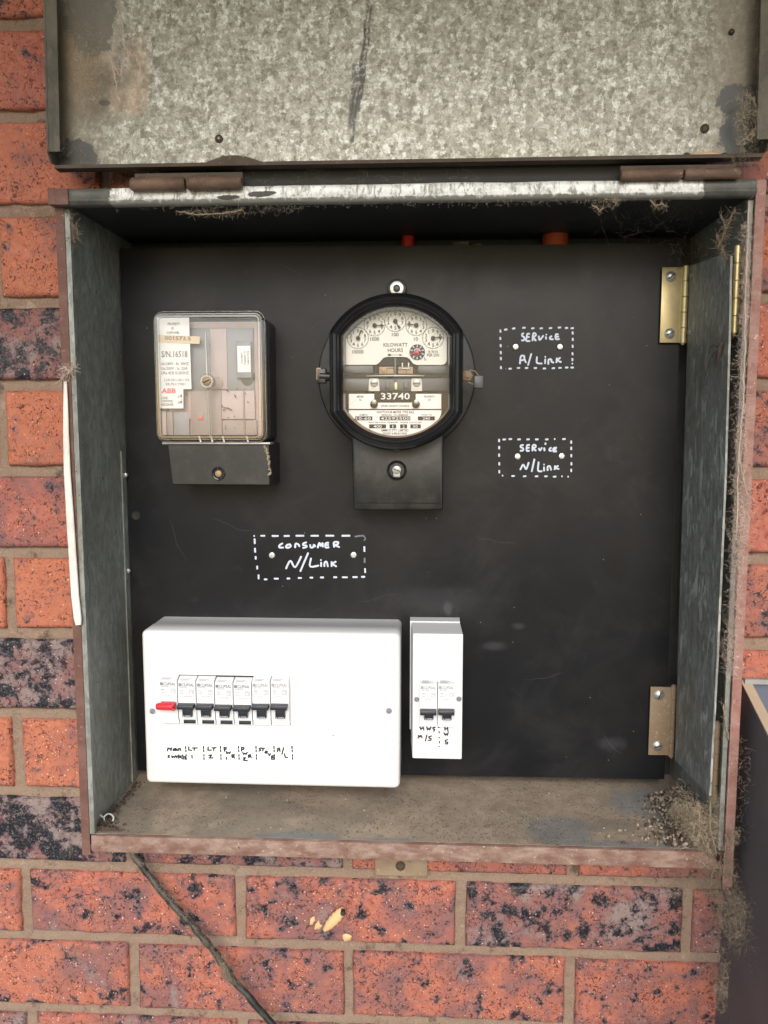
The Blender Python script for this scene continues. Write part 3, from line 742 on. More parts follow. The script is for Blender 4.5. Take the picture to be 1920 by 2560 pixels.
for (x, y) in ((1729, 690), (1724, 831)):
    p = PX(x, y, XW); q = MB()
    q.tube([(XW+.0002, p.y, p.z), (XW-.0012, p.y, p.z), (XW-.0020, p.y, p.z)], .003, 12, rr=[.003, .003, .0014]); q.build('rivet', 'galv', fr)

# ------------------------------------------------------------------ black meter board
BZ0, BZ1 = -.3665, .1690
board = thing('meter_board', (0, 0, BZ0), 'black bakelite board with white paint pen lettering hinged inside the box', 'panel')
q = MB(); q.add([(-.3030, 0, BZ0), (.2436, 0, -.3635), (.2412, 0, BZ1-.001), (-.3030, 0, BZ1), (-.3030, .006, BZ0), (.2436, .006, -.3635), (.2412, .006, BZ1-.001), (-.3030, .006, BZ1)],
                [(0,1,2,3), (7,6,5,4), (0,4,5,1), (1,5,6,2), (2,6,7,3), (3,7,4,0)])
q.build('panel', 'board', board, smooth=False)
for (x, y, r) in ((340, 1289, 9),):
    c = xz(x, y, 0); q = MB(); R = rm(r, x, y, 0)
    q.sweep(circ(*c, R*1.25, 20), [(0, -.0001), (R*.1, -.0006), (R*.3, -.0004), (R*.4, -.0002)], False, True); q.build('empty_hole', 'slot', board)
for (x, y, lb) in ((313, 1188, 0), (320, 1427, 0)):
    c = xz(x, y, -.006); q = MB(); q.tube([(c[0]-.006, -.006, c[1]), (c[0]+.0025, -.006, c[1])], .0018, 10); q.disc(c, .0026, -.008, -.004, 6, bev=.0004); q.build('bolt', 'steel', box)
G1, G2, G3 = (1200, 780, .2079), (600, 1300, .217), (370, 1650, .223)
C1 = [[(525,255),(505,268),(508,290),(528,300),(535,325),(520,343),(500,338)], [(595,262),(568,265),(562,300),(556,345),(600,350)], [(562,300),(590,300)], [(632,345),(640,262),(665,258),(672,280),(645,305),(672,345)],
 [(706,290),(718,335),(762,285)], [(793,300),(795,325)], [(797,272)], [(862,290),(842,305),(845,325),(880,328)], [(940,270),(912,272),(912,325),(955,325)], [(912,300),(945,297)],
 [(480,622),(492,532),(530,530),(533,560),(552,607)], [(488,583),(532,574)], [(618,502),(578,638)], [(685,540),(685,610),(745,620)], [(785,568),(782,620)], [(785,540)], [(822,628),(825,575),(855,570),(862,600),(885,608)], [(925,555),(918,608)], [(965,550),(932,580),(975,603)]]
C1 += [[(x-14, y+2),(x+14, y-2)] for x, y in ((310,212),(405,198),(528,190),(635,196),(737,196),(848,194),(955,187),(1040,192),(1110,195))]
C1 += [[(x, y-13),(x+2, y+13)] for x, y in ((245,228),(243,318),(248,405),(249,488),(250,560),(251,668),(1113,253),(1115,330),(1113,412),(1112,502),(1110,572))]+[[(1110,621)]]
C1 += [[(x-14, y+1),(x+14, y-1)] for x, y in ((363,682),(463,673),(560,673),(665,674),(775,680),(882,676),(962,672),(1042,668),(1108,668))]
C2 = [[(520,1600),(492,1605),(490,1625),(518,1640),(515,1665),(485,1668)], [(595,1600),(565,1605),(562,1668),(592,1668)], [(562,1635),(590,1632)], [(630,1670),(635,1605),(665,1600),(668,1625),(640,1638),(672,1668)],
 [(708,1640),(722,1665),(745,1632)], [(772,1635),(776,1668)], [(785,1592),(790,1575)], [(855,1632),(835,1648),(838,1668),(858,1668)], [(920,1632),(885,1638),(882,1675),(920,1675)], [(882,1655),(912,1653)],
 [(485,1895),(520,1835),(555,1890),(585,1810)], [(655,1770),(622,1918)], [(705,1805),(698,1905),(745,1915)], [(770,1865),(770,1910)], [(770,1835)], [(812,1905),(815,1860),(840,1855),(855,1900)], [(902,1850),(898,1895)], [(940,1850),(908,1872),(948,1888)]]
C2 += [[(x-15, y+1),(x+15, y-1)] for x, y in ((292,1533),(365,1528),(470,1532),(578,1532),(683,1532),(803,1532),(1010,1528),(398,1972),(537,1975),(680,1976),(792,1976),(897,1980))]+[[(898,1528)],[(272,1968)],[(985,1976)],[(1060,1980)]]
C2 += [[(x, y-14),(x, y+14)] for x, y in ((229,1545),(230,1632),(230,1722),(232,1825),(232,1920),(1097,1565),(1097,1640),(1098,1728),(1099,1825),(1097,1905))]
C3 = [[(490,270),(458,290),(452,315),(500,318)], [(575,280),(540,290),(530,315),(560,318),(585,300),(575,280)], [(635,318),(640,275),(670,280),(685,305)], [(765,258),(730,270),(730,290),(762,295),(765,312),(725,322)],
 [(808,285),(815,315),(845,312),(850,285),(868,305)], [(895,318),(915,262),(930,300),(950,265),(955,310)], [(1020,262),(985,270),(985,315),(1025,315)], [(985,290),(1020,288)], [(1085,312),(1082,258),(1130,255),(1125,280),(1092,290),(1145,312)],
 [(530,560),(580,470),(635,545),(705,420)], [(785,380),(695,590)], [(818,440),(808,535),(905,525)], [(935,490),(935,535)], [(932,462)], [(972,535),(975,490),(1000,485),(1012,535)], [(1055,480),(1055,535)], [(1105,480),(1065,505),(1110,535)]]
C3 += [[(x-w_/2+8, y),(x+w_/2-8, y)] for x, y, w_ in ((262,182,60),(405,184,85),(538,184,75),(690,182,105),(860,182,100),(1035,181,105),(1220,182,105),(295,684,45),(418,676,60),(558,674,45),(690,668,50),(822,664,45),(945,662,50),(1097,660,50),(1208,660,70),(1325,658,65),(1418,655,50))]+[[(163,184)]]
C3 += [[(x, y-l/2+8),(x+2, y+l/2-8)] for x, y, l in ((168,245,70),(172,348,60),(180,436,45),(197,548,48),(213,655,60),(1432,335,70),(1440,583,60))]
def writing(strokes, crop, Y, w_, name, lab, mat, par, thick=.25):
    q = MB()
    for s_ in strokes: stroke(q, crop, s_, Y, w_, thick)
    o = q.build(name, mat, par); o['label'] = lab; return o
writing(C1, G1, -.0001, 4.5, 'handwriting', 'white dashed frame reading SERVICE A/Link', 'chalk', board, .12)
writing(C2, G1, -.0001, 4.5, 'handwriting', 'white dashed frame reading SERVICE N/Link', 'chalk', board, .12)
writing(C3, G2, -.0001, 4.6, 'handwriting', 'white dashed frame reading CONSUMER N/Link', 'chalk', board, .12)
q = MB(); stroke(q, G2, [(1325,192),(1370,184),(1425,182)], -.0001, 4, .1); stroke(q, G2, [(1425,185),(1445,215),(1430,235)], -.0001, 3, .1); stroke(q, G2, [(1436,440),(1436,490)], -.0001, 4, .1); q.build('smudged_dashes', 'chalkf', board)
for i, (x, y) in enumerate(((1289, 867), (1400, 867), (1294, 1141), (1404, 1140), (680, 1388), (884, 1387))):
    c = xz(x, y, 0); R = rm(10, x, y, 0); q = MB(); q.m = 0
    q.sweep(circ(*c, R, 24), [(0, -.0001), (.0002, -.0005), (R*.15, -.0005), (R*.2, -.0002)], False, True)
    s_ = q.build('countersunk_ring', 'slot', board)
    q = MB(); q.disc((c[0], c[1]), R*.72, -.0011, -.0002, 14, bev=.0004)
    an = i*1.3
    for k in (0, math.pi/2):
        q.tube([(c[0]+math.cos(an+k)*R*.6*t, -.0012, c[1]+math.sin(an+k)*R*.6*t) for t in (-1, 1)], .0004, 6)
    q.build('screw', 'zinc', s_)

# ------------------------------------------------------------------ conduits peeping above the board
q = MB(); c = P(1388, 600, .020); q.tube([(c.x, .022, .10), (c.x, .022, .155), (c.x+.0005, .022, .182)], .0125, 20); tag(q.build('conduit', 'orange'), 'orange conduit stub rising behind the right part of the board top', 'conduit')
q = MB(); c = P(1018, 600, .020); q.tube([(c.x, .020, .10), (c.x, .020, .168), (c.x+.001, .021, .182)], .0062, 14); tag(q.build('red_cable', 'redc'), 'bright red cable rising behind the middle of the board top', 'cable')
q = MB(); c = P(1152, 606, .014); q.box(c.x-.008, c.x+.008, .010, .018, .15, .1745, .001); q.box(c.x+.011, c.x+.021, .012, .018, .15, .1730, .001); tag(q.build('cable_clip', 'webd'), 'small dusty clip just showing above the board between the cables', 'clip')

# ------------------------------------------------------------------ load control receiver
RY = -.062
rec = thing('load_control_receiver', tuple(P(546, 1215, 0)), 'clear covered load control receiver with black terminal cover', 'receiver')
def X_(px, Y, py=950): return P(px, py, Y).x
def Z_(py, Y, px=520): return P(px, py, Y).z
rx0, rx1, rz1, rz0 = X_(384, RY), X_(662, RY), Z_(776, RY), Z_(1106, RY)
q = MB(); q.sweep(rrect(rx0+.004, rx1-.001, rz0, rz1-.004, .006, 5), [(0, -.0005), (0, -.034), (.002, -.036)], False, True); q.build('base', 'blacke', rec)
ix0, ix1, iz1, iz0 = rx0+.0035, rx1-.0045, rz1-.0045, rz0+.003
q = MB(); q.box(ix0+.003, ix1-.003, -.038, -.0362, iz0+.003, iz1-.003); q.build('chassis', 'pinkg', rec)
def rbox(x0, y0, x1, y1, Yf, Yb, name, mat, lab=None, bev=0, par=rec):
    A, B = xz(x0, y0, Yf), xz(x1, y1, Yf); q = MB(); q.box(A[0], B[0], Yf, Yb, B[1], A[1], bev); o = q.build(name, mat, par)
    if lab: o['label'] = lab
    return o
KS = .2351
def K(x, y): return (360+x*KS, 740+y*KS)
def kb(x0, y0, x1, y1, Yf, Yb, name, mat, lab=None, bev=.0004): return rbox(*K(x0, y0), *K(x1, y1), Yf, Yb, name, mat, lab, bev)
kb(480, 340, 1170, 1000, -.041, -.0378, 'circuit_cover', 'greyp')
kb(700, 345, 890, 990, -.0425, -.0412, 'metal_shield', 'pinkg')
kb(975, 480, 1145, 870, -.046, -.0412, 'relay', 'greyp'); kb(990, 530, 1135, 810, -.0464, -.0461, 'relay_label', 'paper', bev=.0001)
q = MB(); text(q, 'CH.807', *K(1040, 660), -.0464, 120*KS, 20*KS, rot=math.pi/2); text(q, 'TARIFF.71', *K(1075, 660), -.0464, 150*KS, 20*KS, rot=math.pi/2); text(q, '168/217/2', *K(1108, 660), -.0464, 150*KS, 20*KS, rot=math.pi/2); q.build('printing', 'greyink', rec, smooth=False)
kb(470, 1005, 1180, 1310, -.043, -.0378, 'lower_cover', 'pinkg'); kb(490, 1010, 830, 1480, -.0445, -.0432, 'lower_cover', 'pinkd')
kb(180, 1225, 240, 1480, -.041, -.038, 'bracket', 'pinkg'); kb(240, 1225, 310, 1480, -.0415, -.038, 'bracket', 'pinkd'); kb(310, 1225, 485, 1480, -.041, -.038, 'bracket', 'greyp')
kb(720, 1320, 1200, 1480, -.042, -.0378, 'lower_cover', 'pinkd'); kb(1050, 1005, 1075, 1480, -.0446, -.0432, 'bracket', 'pinkd')
kb(565, 1245, 635, 1320, -.0452, -.0446, 'window', 'pinkd'); kb(573, 1285, 625, 1318, -.0458, -.0453, 'indicator', 'abb')
q = MB(); c = P(*K(1100, 860), -.0405); q.sweep(circ(c.x, c.z, .007, 20, .009), [(0, -.0378), (0, -.0405), (.001, -.0415)], False, True); q.build('capacitor', 'blackd', rec)
q = MB(); c = P(*K(780, 930), -.0428); q.disc((c.x, c.z), .0060, -.0430, -.0426, 24, bev=.0003); q.build('disc_window', 'pinkd', rec)
# printed label
LY = -.0485
q = MB(); A, B, C_, D_, E_ = [xz(*K(*p), LY) for p in ((140,228), (478,228), (505,990), (418,1195), (178,1195))]
q.add([(A[0], LY, A[1]), (A[0], LY, E_[1]), (xz(*K(418,1195), LY)[0], LY, E_[1]), (xz(*K(418,990), LY)[0], LY, C_[1]), (C_[0], LY, C_[1]), (B[0], LY, B[1])], [(0,1,2,3,4,5)])
q.v += [(v[0], LY+.0004, v[2]) for v in q.v[:6]]; q.f += [(11,10,9,8,7,6)]+[(i, (i+1) % 6, 6+(i+1) % 6, 6+i) for i in range(6)]; q.mi += [0]*7
lab = q.build('label', 'paper', rec, smooth=False)
q = MB()
for t, x, y, wd, h in (('PROPERTY', 317, 298, 130, 30), ('OF', 303, 345, 28, 30), ('OPHIR', 309, 391, 140, 28), ('S/N.16518', 325, 618, 280, 65), ('Un:240V : fn: 50HZ', 330, 720, 300, 32), ('Uc:250V : Ic: 25A', 325, 770, 285, 32), ('Uf:6.42% fs:203HZ', 332, 818, 300, 32), ('LCR-201-102-1153', 350, 893, 265, 28), ('E/K.P2-CYV021', 337, 937, 210, 28)):
    text(q, t, *K(x, y), LY, wd*KS, h*KS)
q.build('printing', 'greyink', lab, smooth=False)
q = MB()
for t, x, y, wd in (('LOAD', 220, 1083, 68), ('CONTROL', 248, 1118, 125), ('RECEIVER', 252, 1155, 130)): text(q, t, *K(x, y), LY, wd*KS, 26*KS)
text(q, 'ON', *K(367, 1070), LY, 22*KS, 24*KS); text(q, 'OFF', *K(370, 1135), LY, 30*KS, 24*KS)
stroke(q, (360, 740, KS), [(396,1050),(396,1140)], LY, .9, .2)
for sg, y in ((1, 1052), (-1, 1138)):
    p = P(*K(396, y), LY); q.add([(p.x-.0011, LY-.0004, p.z-.0017*sg), (p.x+.0011, LY-.0004, p.z-.0017*sg), (p.x, LY-.0004, p.z+.0012*sg)], [(0,1,2)])
q.build('printing', 'ink', lab, smooth=False)
q = MB(); text(q, 'ABB', *K(264, 1008), LY, 150*KS, 52*KS)
for sx, dx in ((0, 0), (.0001, .3), (0, -.3)):
    text(q, 'ABB', 360+264*KS+dx, 740+1008*KS, LY, 150*KS, 52*KS, off=.0003+abs(dx)*.0002+sx)
q.build('emblem', 'abb', lab, smooth=False)
q = MB(); A, B, C_, D_ = [P(*K(*p), LY-.0008) for p in ((150,412), (592,430), (590,510), (152,492))]
q.hull8([tuple(p) for p in (A, B, C_, D_)], [(p.x, p.y+.0004, p.z) for p in (A, B, C_, D_)]); yl = q.build('yellowed_strip', 'cream', rec, smooth=False)
q = MB(); text(q, '001573.5', *K(360, 450), LY-.0008, 280*KS, 42*KS, rot=-.03); q.build('printing', 'greyink', yl, smooth=False)
# debris caught inside: small dead insects
for x, y, a, l in ((890,1010,.3,20),(990,985,0,10),(970,1065,1,25),(1080,1037,0,9),(1105,1128,.6,12),(830,1170,1.1,18),(860,1190,.2,30),(900,1195,.3,30),(925,1210,.6,18),(850,1215,.9,16),(960,1280,1.2,10),(895,1295,.2,12),(865,1385,0,9),(700,515,1.2,8),(960,1395,.2,9),(870,1410,.9,14),(455,1050,1.3,12),(1155,1235,0,3)):
    c = P(*K(x, y), -.0465); d = Vector((math.cos(a), 0, -math.sin(a)))*l*KS*.0003
    q = MB(); q.tube([c-d, c-d*.3, c+d*.4, c+d], .0005, 6, rr=[.0002, .0006, .0005, .0002]); q.build('insect_speck', 'dirtd', rec)
# clear cover: front, sides, raised rim
q = MB(); ol = rrect(rx0, rx1, rz0, rz1, .009, 6)
q.sweep(ol, [(0, -.0365), (0, RY+.006), (.0006, RY+.0035), (.0022, RY+.0022)], False, False)
q.sweep(offset(ol, .0022), [(0, RY+.0022), (.001, RY+.0022), (.0018, RY), (.0036, RY), (.0044, RY+.0012)], False, False)
cv = q.build('clear_cover', 'clearrim', rec)
q = MB(); q.sweep(offset(ol, .0066), [(0, RY+.0012), (.0001, RY+.0012)], False, True); q.build('cover_face', 'clear', cv)
q = MB()
for off, y, r in ((.0003, RY+.0050, .00042), (.0030, RY+.0004, .00040), (.0050, RY+.0006, .00032)):
    o_ = offset(ol, off); pts = [(x, y, z) for x, z in o_]+[(o_[0][0], y, o_[0][1])]; q.tube(pts, r, 6, close=False)
q.build('cover_edge', 'clearrim', cv)
q = MB(); A, B = P(*K(655, 385), -.0530), P(*K(672, 855), -.0600); C_, D_ = P(*K(672, 960), -.060), P(*K(702, 1490), -.0545)
q.tube([A, B], .0013, 10, rr=[.0009, .0014]); q.tube([C_, D_], .0013, 10, rr=[.0014, .0012]); q.tube([C_+Vector((.0016,0,0)), D_+Vector((.0017,0,0))], .0004, 6)
q.build('cover_rod', 'greyl', rec)
q = MB(); c = P(*K(668, 908), -.0640); R = rm(19, 517, 953, -.064)
q.sweep(circ(c.x, c.z, R, 28), [(0, RY+.004), (0, RY-.002), (R*.12, RY-.0032), (R*.4, RY-.0032), (R*.46, RY-.0018)], False, True); kn = q.build('sealing_screw', 'clearrim', rec)
q = MB(); q.disc((c.x, c.z), R*.52, RY-.0035, RY-.001, 20, bev=.0004); q.build('screw', 'copper', kn)
q = MB(); q.tube([(c.x-R*.4, RY-.0036, c.z-R*.18), (c.x+R*.4, RY-.0036, c.z+R*.22)], .0005, 6); q.build('slot', 'slot', kn)
for x in (580, 705, 830, 1085):
    p = P(*K(x, 1490), RY); p2 = P(*K(x+18, 1555), RY); q = MB(); q.tube([(p.x, RY+.0015, p.z), (p2.x, RY+.002, p2.z)], .0008, 6); q.build('clip_rib', 'whiteb', cv)
# terminal cover
tx0, tx1, tz1, tz0 = X_(419, -.052, 1160), X_(675, -.052, 1160), Z_(1110, -.052), Z_(1213, -.052)
q = MB(); tx0b = X_(430, -.052, 1210)
fo = [(tx0b, tz0), (tx1, tz0), (tx1, tz1), (tx0, tz1)]
q.sweep([(x, z) for x, z in fo], [(0, -.0005), (0, -.050), (.0010, -.052)], False, True)
tc = q.build('terminal_cover', 'blackd', rec, angle=20)
q = MB(); q.box(tx0-.004, tx1+.001, -.0545, -.036, tz1-.0003, tz1+.0016, .0004); q.build('cover_ledge', 'greyl', rec)
c = P(546, 1184, -.053); R = rm(17, 546, 1184, -.053)
q = MB(); q.sweep(circ(c.x, c.z, R, 28), [(0, -.0505), (0, -.0528), (R*.12, -.0532), (R*.22, -.0530), (R*.26, -.0524)], False, True); sc = q.build('screw_boss', 'black', tc)
q = MB(); q.disc((c.x, c.z), R*.48, -.0538, -.0520, 20, bev=.0004); q.build('screw', 'copper', sc)
q = MB()
for k in range(4):
    a = math.pi/2*k+.05; q.tube([(c.x+math.cos(a)*R*.55, -.0536, c.z+math.sin(a)*R*.55), (c.x+math.cos(a)*R*1.0, -.0536, c.z+math.sin(a)*R*1.0)], .0006, 6)
q.build('boss_notch', 'slot', sc)
q = MB(); rs = random.Random(4)
pts = [P(*K(x, y), -.0527) for x, y in ((1285,1595),(1300,1640),(1318,1700),(1325,1770),(1330,1830),(1345,1880),(1330,1905))]
for i in range(len(pts)-1):
    for k in range(9):
        t = rs.random(); p = pts[i].lerp(pts[i+1], t); rr_ = rs.uniform(.0006, .0014)
        q.sweep([(p.x+rs.uniform(-.001,.001)+rr_*math.cos(a*1.047)*rs.uniform(.6,1.2), p.z+rr_*math.sin(a*1.047)*rs.uniform(.6,1.2)) for a in range(6)], [(0, -.0515), (.0001, -.0526), (.0003, -.0530-rs.random()*.0008)], False, True)
tag(q.build('dirt_trail', 'crumb'), 'crumbly tan dirt trail stuck on the edge of the black terminal cover', 'dirt', kind='stuff')

# ------------------------------------------------------------------ electricity meter
GY = -.088
mt = thing('electricity_meter', tuple(P(992, 1285, 0)), 'round black dial electricity meter showing five pointers', 'meter')
bc0 = P(991, 940, -.012)
q = MB(); R = rm(197, 991, 940, -.012); q.disc((bc0.x, bc0.z), R, -.012, -.0005, 96, bev=.002)
q.build('base_plate', 'blackd', mt)
cc = P(989, 930, GY); R = rm(198, 989, 930, GY); W_ = rm(168, 989, 930, GY)
ol = clipc(cc.x, cc.z, R*.99, W_, 144)
q = MB(); q.sweep(ol, [(0, -.011), (0, GY+.020), (-.0006, GY+.012), (0, GY+.006), (.0016, GY+.002), (.0042, GY), (.0065, GY+.001), (.0080, GY+.0045), (.0088, GY+.006), (.0108, GY+.0075), (.0122, GY+.014), (.0126, GY+.030)], False, False)
q.build('cover', 'black', mt, angle=60)
DY = GY+.030
q = MB(); q.sweep(offset(ol, .0105), [(0, DY+.004), (.0002, DY+.004)], False, True); q.build('dark_interior', 'slot', mt)
q = MB(); q.sweep(offset(ol, .0116), [(0, GY+.0105), (.0001, GY+.0104)], False, True); q.build('glass', 'glass', mt)
# dusty tan bead along lower glass edge
q = MB(); o_ = offset(ol, .0118); pts = [(x, GY+.0098+mn.noise(Vector((x*300, z*300, 0)))*.0006, z) for x, z in o_ if z < cc.z-R*.50]; pts.sort(key=lambda p: p[0])
q.tube(pts, .0011, 6, rr=[.0006+.0007*abs(mn.noise(Vector((p[0]*400, 1, 1)))) +.0002 for p in pts]); q.build('sealing_bead', 'tan', mt)
MS = .2803
def Q(x, y): return (780+x*MS, 680+y*MS)
# dial plate with notch
FYp = DY
top = []
for i in range(41):
    x = 286+(1202-286)*i/40
    y = 830-math.sqrt(max(0, 1-((x-744)/640)**2))*540
    top.append((x, max(y, 288)))
low = [(1202, 790), (1190, 815), (1165, 828), (935, 828), (905, 818), (885, 795), (870, 775), (850, 762), (820, 757), (670, 757), (640, 764), (620, 785), (600, 808), (575, 826), (320, 828), (297, 818), (286, 795)]
def flat(q, pts, Y, th=.0006):
    vs = [P(*Q(x, y), Y) for x, y in pts]; n = len(vs)
    q.add([tuple(v) for v in vs]+[(v.x, Y+th, v.z) for v in vs], [tuple(range(n)), tuple(range(2*n-1, n-1, -1))]+[(i, (i+1) % n, n+(i+1) % n, n+i) for i in range(n)])
q = MB(); flat(q, top+low, FYp); dp = q.build('dial_plate', 'dial', mt, smooth=False)
ink = MB(); dials = [((410,590), 0, (440,515), '10000', (410,712)), ((558,475), 1, (643,478), '1000', (560,598)), ((743,436), 0, (785,508), '100', (743,558)), ((930,473), 1, (845,462), '10', (927,598)), ((1080,588), 0, (1165,577), None, None)]
for (cx, cy), cw, tip, t, tp in dials:
    c = P(*Q(cx, cy), FYp); R_ = rm(94*MS, *Q(cx, cy), FYp)
    pts = [(c.x+R_*math.cos(a*math.pi/24), FYp-.0001, c.z+R_*math.sin(a*math.pi/24)) for a in range(49)]; ink.tube(pts, .00022, 5, close=False)
    for dgt in range(10):
        an = math.pi/2 + (-1 if cw else 1)*dgt*math.pi/5
        text(ink, str(dgt), cx*MS+780+math.cos(an)*66*MS, cy*MS+680-math.sin(an)*66*MS, FYp, None, 32*MS)
        ink.tube([(c.x+R_*math.cos(an+.314)*k, FYp-.0001, c.z+R_*math.sin(an+.314)*k) for k in (.9, 1)], .0002, 4)
    if t: text(ink, t, *Q(*tp), FYp, len(t)*20*MS if len(t) > 2 else 36*MS, 34*MS)
for t, x, y, wd, h in (('KILOWATT', 745, 650, 215, 33), ('HOURS', 744, 698, 135, 33), ('K.W.H.', 1083, 712, 85, 26), ('PER DIV.', 1083, 742, 115, 26), ('10', 1012, 783, 18, 18), ('1', 1003, 768, 5, 16)): text(ink, t, *Q(x, y), FYp, wd*MS, h*MS)
stroke(ink, (780, 680, MS), [(690,740),(790,740)], FYp, 1.2, .2)
for pts in (((810,740),(780,731),(780,749)), ((672,731),(700,731),(708,740),(700,749),(672,749),(682,740))): flat(ink, pts, FYp-.0003, .0002)
ink.build('dial_printing', 'dialink', dp, smooth=False)
for (cx, cy), cw, tip, t, tp in dials:
    q = MB(); c = P(*Q(cx, cy), FYp-.003); e = P(*Q(*tip), FYp-.003); q.disc((c.x, c.z), .0020, FYp-.0032, FYp-.0008, 16, bev=.0003)
    q.tube([c, c.lerp(e, .35), c.lerp(e, .85), e], .0006, 6, .5, rr=[.0006, .0004, .0008, .0002]); q.build('pointer', 'dialink', dp)
c = P(*Q(938, 715), FYp-.001); R_ = rm(69*MS, *Q(938, 715), FYp)
q = MB(); q.disc((c.x, c.z), R_, FYp-.0012, FYp-.0002, 32); rd = q.build('test_dial', 'ink', dp)
q = MB()
for k in range(10):
    a = math.pi/2+k*math.pi/5; q.tube([(c.x+math.cos(a)*R_*t, FYp-.0014, c.z+math.sin(a)*R_*t) for t in (.62, .92)], .0004, 6)
q.tube([(c.x+math.cos(a)*R_*.42, FYp-.0016, c.z+math.sin(a)*R_*.42) for a in [i*math.pi/12 for i in range(1, 12)]], .0004, 6); q.build('dial_tick', 'plate', rd)
q = MB(); q.disc((c.x, c.z), R_*.30, FYp-.0026, FYp-.0014, 20, bev=.0003); q.tube([(c.x, FYp-.0022, c.z), (c.x-R_*.85, FYp-.0022, c.z-R_*.28)], .0006, 6, rr=[.0009, .0003]); q.build('pointer', 'red', rd)
def fb(x0, y0, x1, y1, Y, th, name, mat, par=mt, lab=None):
    q = MB(); A, B = P(*Q(x0, y0), Y), P(*Q(x1, y1), Y); q.box(A.x, B.x, Y, Y+th, B.z, A.z, .0003); o = q.build(name, mat, par)
    if lab: o['label'] = lab
    return o
IY = FYp+.0028
fb(290, 835, 545, 905, IY-.0015, .002, 'frame_plate', 'grey'); fb(945, 835, 1205, 905, IY-.0015, .002, 'frame_plate', 'grey')
fb(288, 950, 1206, 1062, IY-.0015, .002, 'frame_plate', 'grey')
fb(600, 845, 730, 915, IY-.0005, .001, 'coil', 'copper'); fb(770, 845, 900, 915, IY-.0005, .001, 'coil', 'copper')
q = MB()
for seg in ([(615,860),(640,910),(650,885)], [(668,915),(668,858),(730,858)], [(840,915),(840,870),(770,870)]): stroke(q, (780, 680, MS), seg, IY-.001, 1.1, .3, smooth=False)
q.build('coil_lead', 'slot', mt)
fb(733, 765, 752, 1045, IY-.0025, .0008, 'spindle', 'grey'); fb(735, 985, 760, 1050, IY-.003, .0006, 'spindle_bearing', 'brass')
fb(800, 808, 812, 870, IY-.0028, .0006, 'clip', 'greyl'); fb(855, 808, 867, 870, IY-.0028, .0006, 'clip', 'greyl'); fb(800, 858, 870, 868, IY-.003, .0006, 'clip', 'greyl')
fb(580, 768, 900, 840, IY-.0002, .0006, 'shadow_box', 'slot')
for x in (650, 815): fb(x, 978, x+48, 1045, IY-.0025, .0006, 'magnet', 'grey')
# spinning disc seen edge on
q = MB(); c = P(*Q(742, 925), FYp-.002); n = 48; zc = c.z; yc = FYp+.0055; Rd = rm(300*MS, *Q(742, 925), FYp)
q.add([(c.x+Rd*math.cos(2*math.pi*i/n), yc+.010*math.sin(2*math.pi*i/n), zc+s_*.0005) for s_ in (1, -1) for i in range(n)], [tuple(range(n)), tuple(range(2*n-1, n-1, -1))]+[(i, (i+1) % n, n+(i+1) % n, n+i) for i in range(n)])
q.build('rotor_disc', 'greyl', mt, angle=30)
fb(330, 908, 1155, 945, IY-.0022, .0003, 'rotor_slot', 'slot')
for x in (553, 933):
    lg = MB(); flat(lg, [(x-45,965),(x-35,950),(x+35,950),(x+45,965),(x+50,1062),(x-48,1062)], IY-.0030, .0008); lo = lg.build('lug', 'greyl', mt, smooth=False)
    c = P(*Q(x, 988), IY-.004); q = MB(); R_ = rm(33*MS, *Q(x, 988), IY); q.disc((c.x, c.z), R_, IY-.0050, IY-.0030, 20, bev=.0004); s_ = q.build('screw', 'greyl', lo)
    q = MB(); q.tube([(c.x-R_*.9, IY-.0051, c.z-R_*.1), (c.x+R_*.9, IY-.0051, c.z-R_*.1)], .0004, 6); q.build('slot', 'slot', s_)
# nameplate
NY = FYp+.0005
pl = [(328,1087),(555,1087),(555,1165),(925,1165),(925,1087),(1153,1087),(1153,1221),(328,1221)]
q = MB(); flat(q, pl, NY); np1 = q.build('nameplate', 'plate', mt, smooth=False)
arc = [(328,1232)]+[(742-414*math.cos(t), 1232+228*math.sin(t)) for t in [i*math.pi/30 for i in range(1, 30)]]+[(1153,1232)]
arc = [(x, 1232+(y-1232)*1.0) for x, y in arc]
q = MB(); flat(q, arc, NY); np2 = q.build('nameplate', 'plate', mt, smooth=False)
fb(556, 1066, 924, 1164, NY-.0006, .0008, 'number_plate', 'slot')
q = MB(); text(q, '33740', *Q(743, 1108), NY-.0006, 258*MS, 58*MS, off=.0003)
text(q, '33740', *Q(744, 1108.6), NY-.0006, 258*MS, 58*MS, off=.0005)
q.build('plate_number', 'platetxt', mt, smooth=False)
q = MB()
for t, x, y, wd, h in (('METER', 432, 1112, 60, 18), ('No.', 434, 1140, 26, 16), ('PROPERTY', 1047, 1112, 95, 18), ('OF', 1047, 1140, 24, 18), ('OPHIR COUNTY COUNCIL', 741, 1195, 255, 19), ('WATTHOUR METER TYPE BAZ.', 745, 1250, 340, 22), ('AMPS.', 460, 1275, 82, 14), ('SERIAL NUMBER', 740, 1276, 240, 14), ('VOLTS', 1020, 1274, 95, 14), ('REVS. PER K.W.H.', 584, 1342, 155, 13), ('PHASE', 720, 1342, 92, 13), ('WIRE', 822, 1342, 72, 13), ('CYCLES', 922, 1342, 110, 13), ('EMMCO PTY. LIMITED', 740, 1412, 240, 22), ('SYDNEY & MELBOURNE', 738, 1440, 215, 18)):
    text(q, t, *Q(x, y), NY, wd*MS, h*MS)
for x0, x1, y0, y1 in ((386,538,1288,1323), (603,877,1288,1323), (944,1095,1288,1323), (510,660,1359,1394), (692,750,1359,1394), (786,848,1359,1394), (878,970,1359,1394)):
    flat(q, [(x0,y0),(x1,y0),(x1,y1),(x0,y1)], NY-.0003, .0002)
q.build('nameplate_printing', 'dialink', np2, smooth=False)
q = MB()
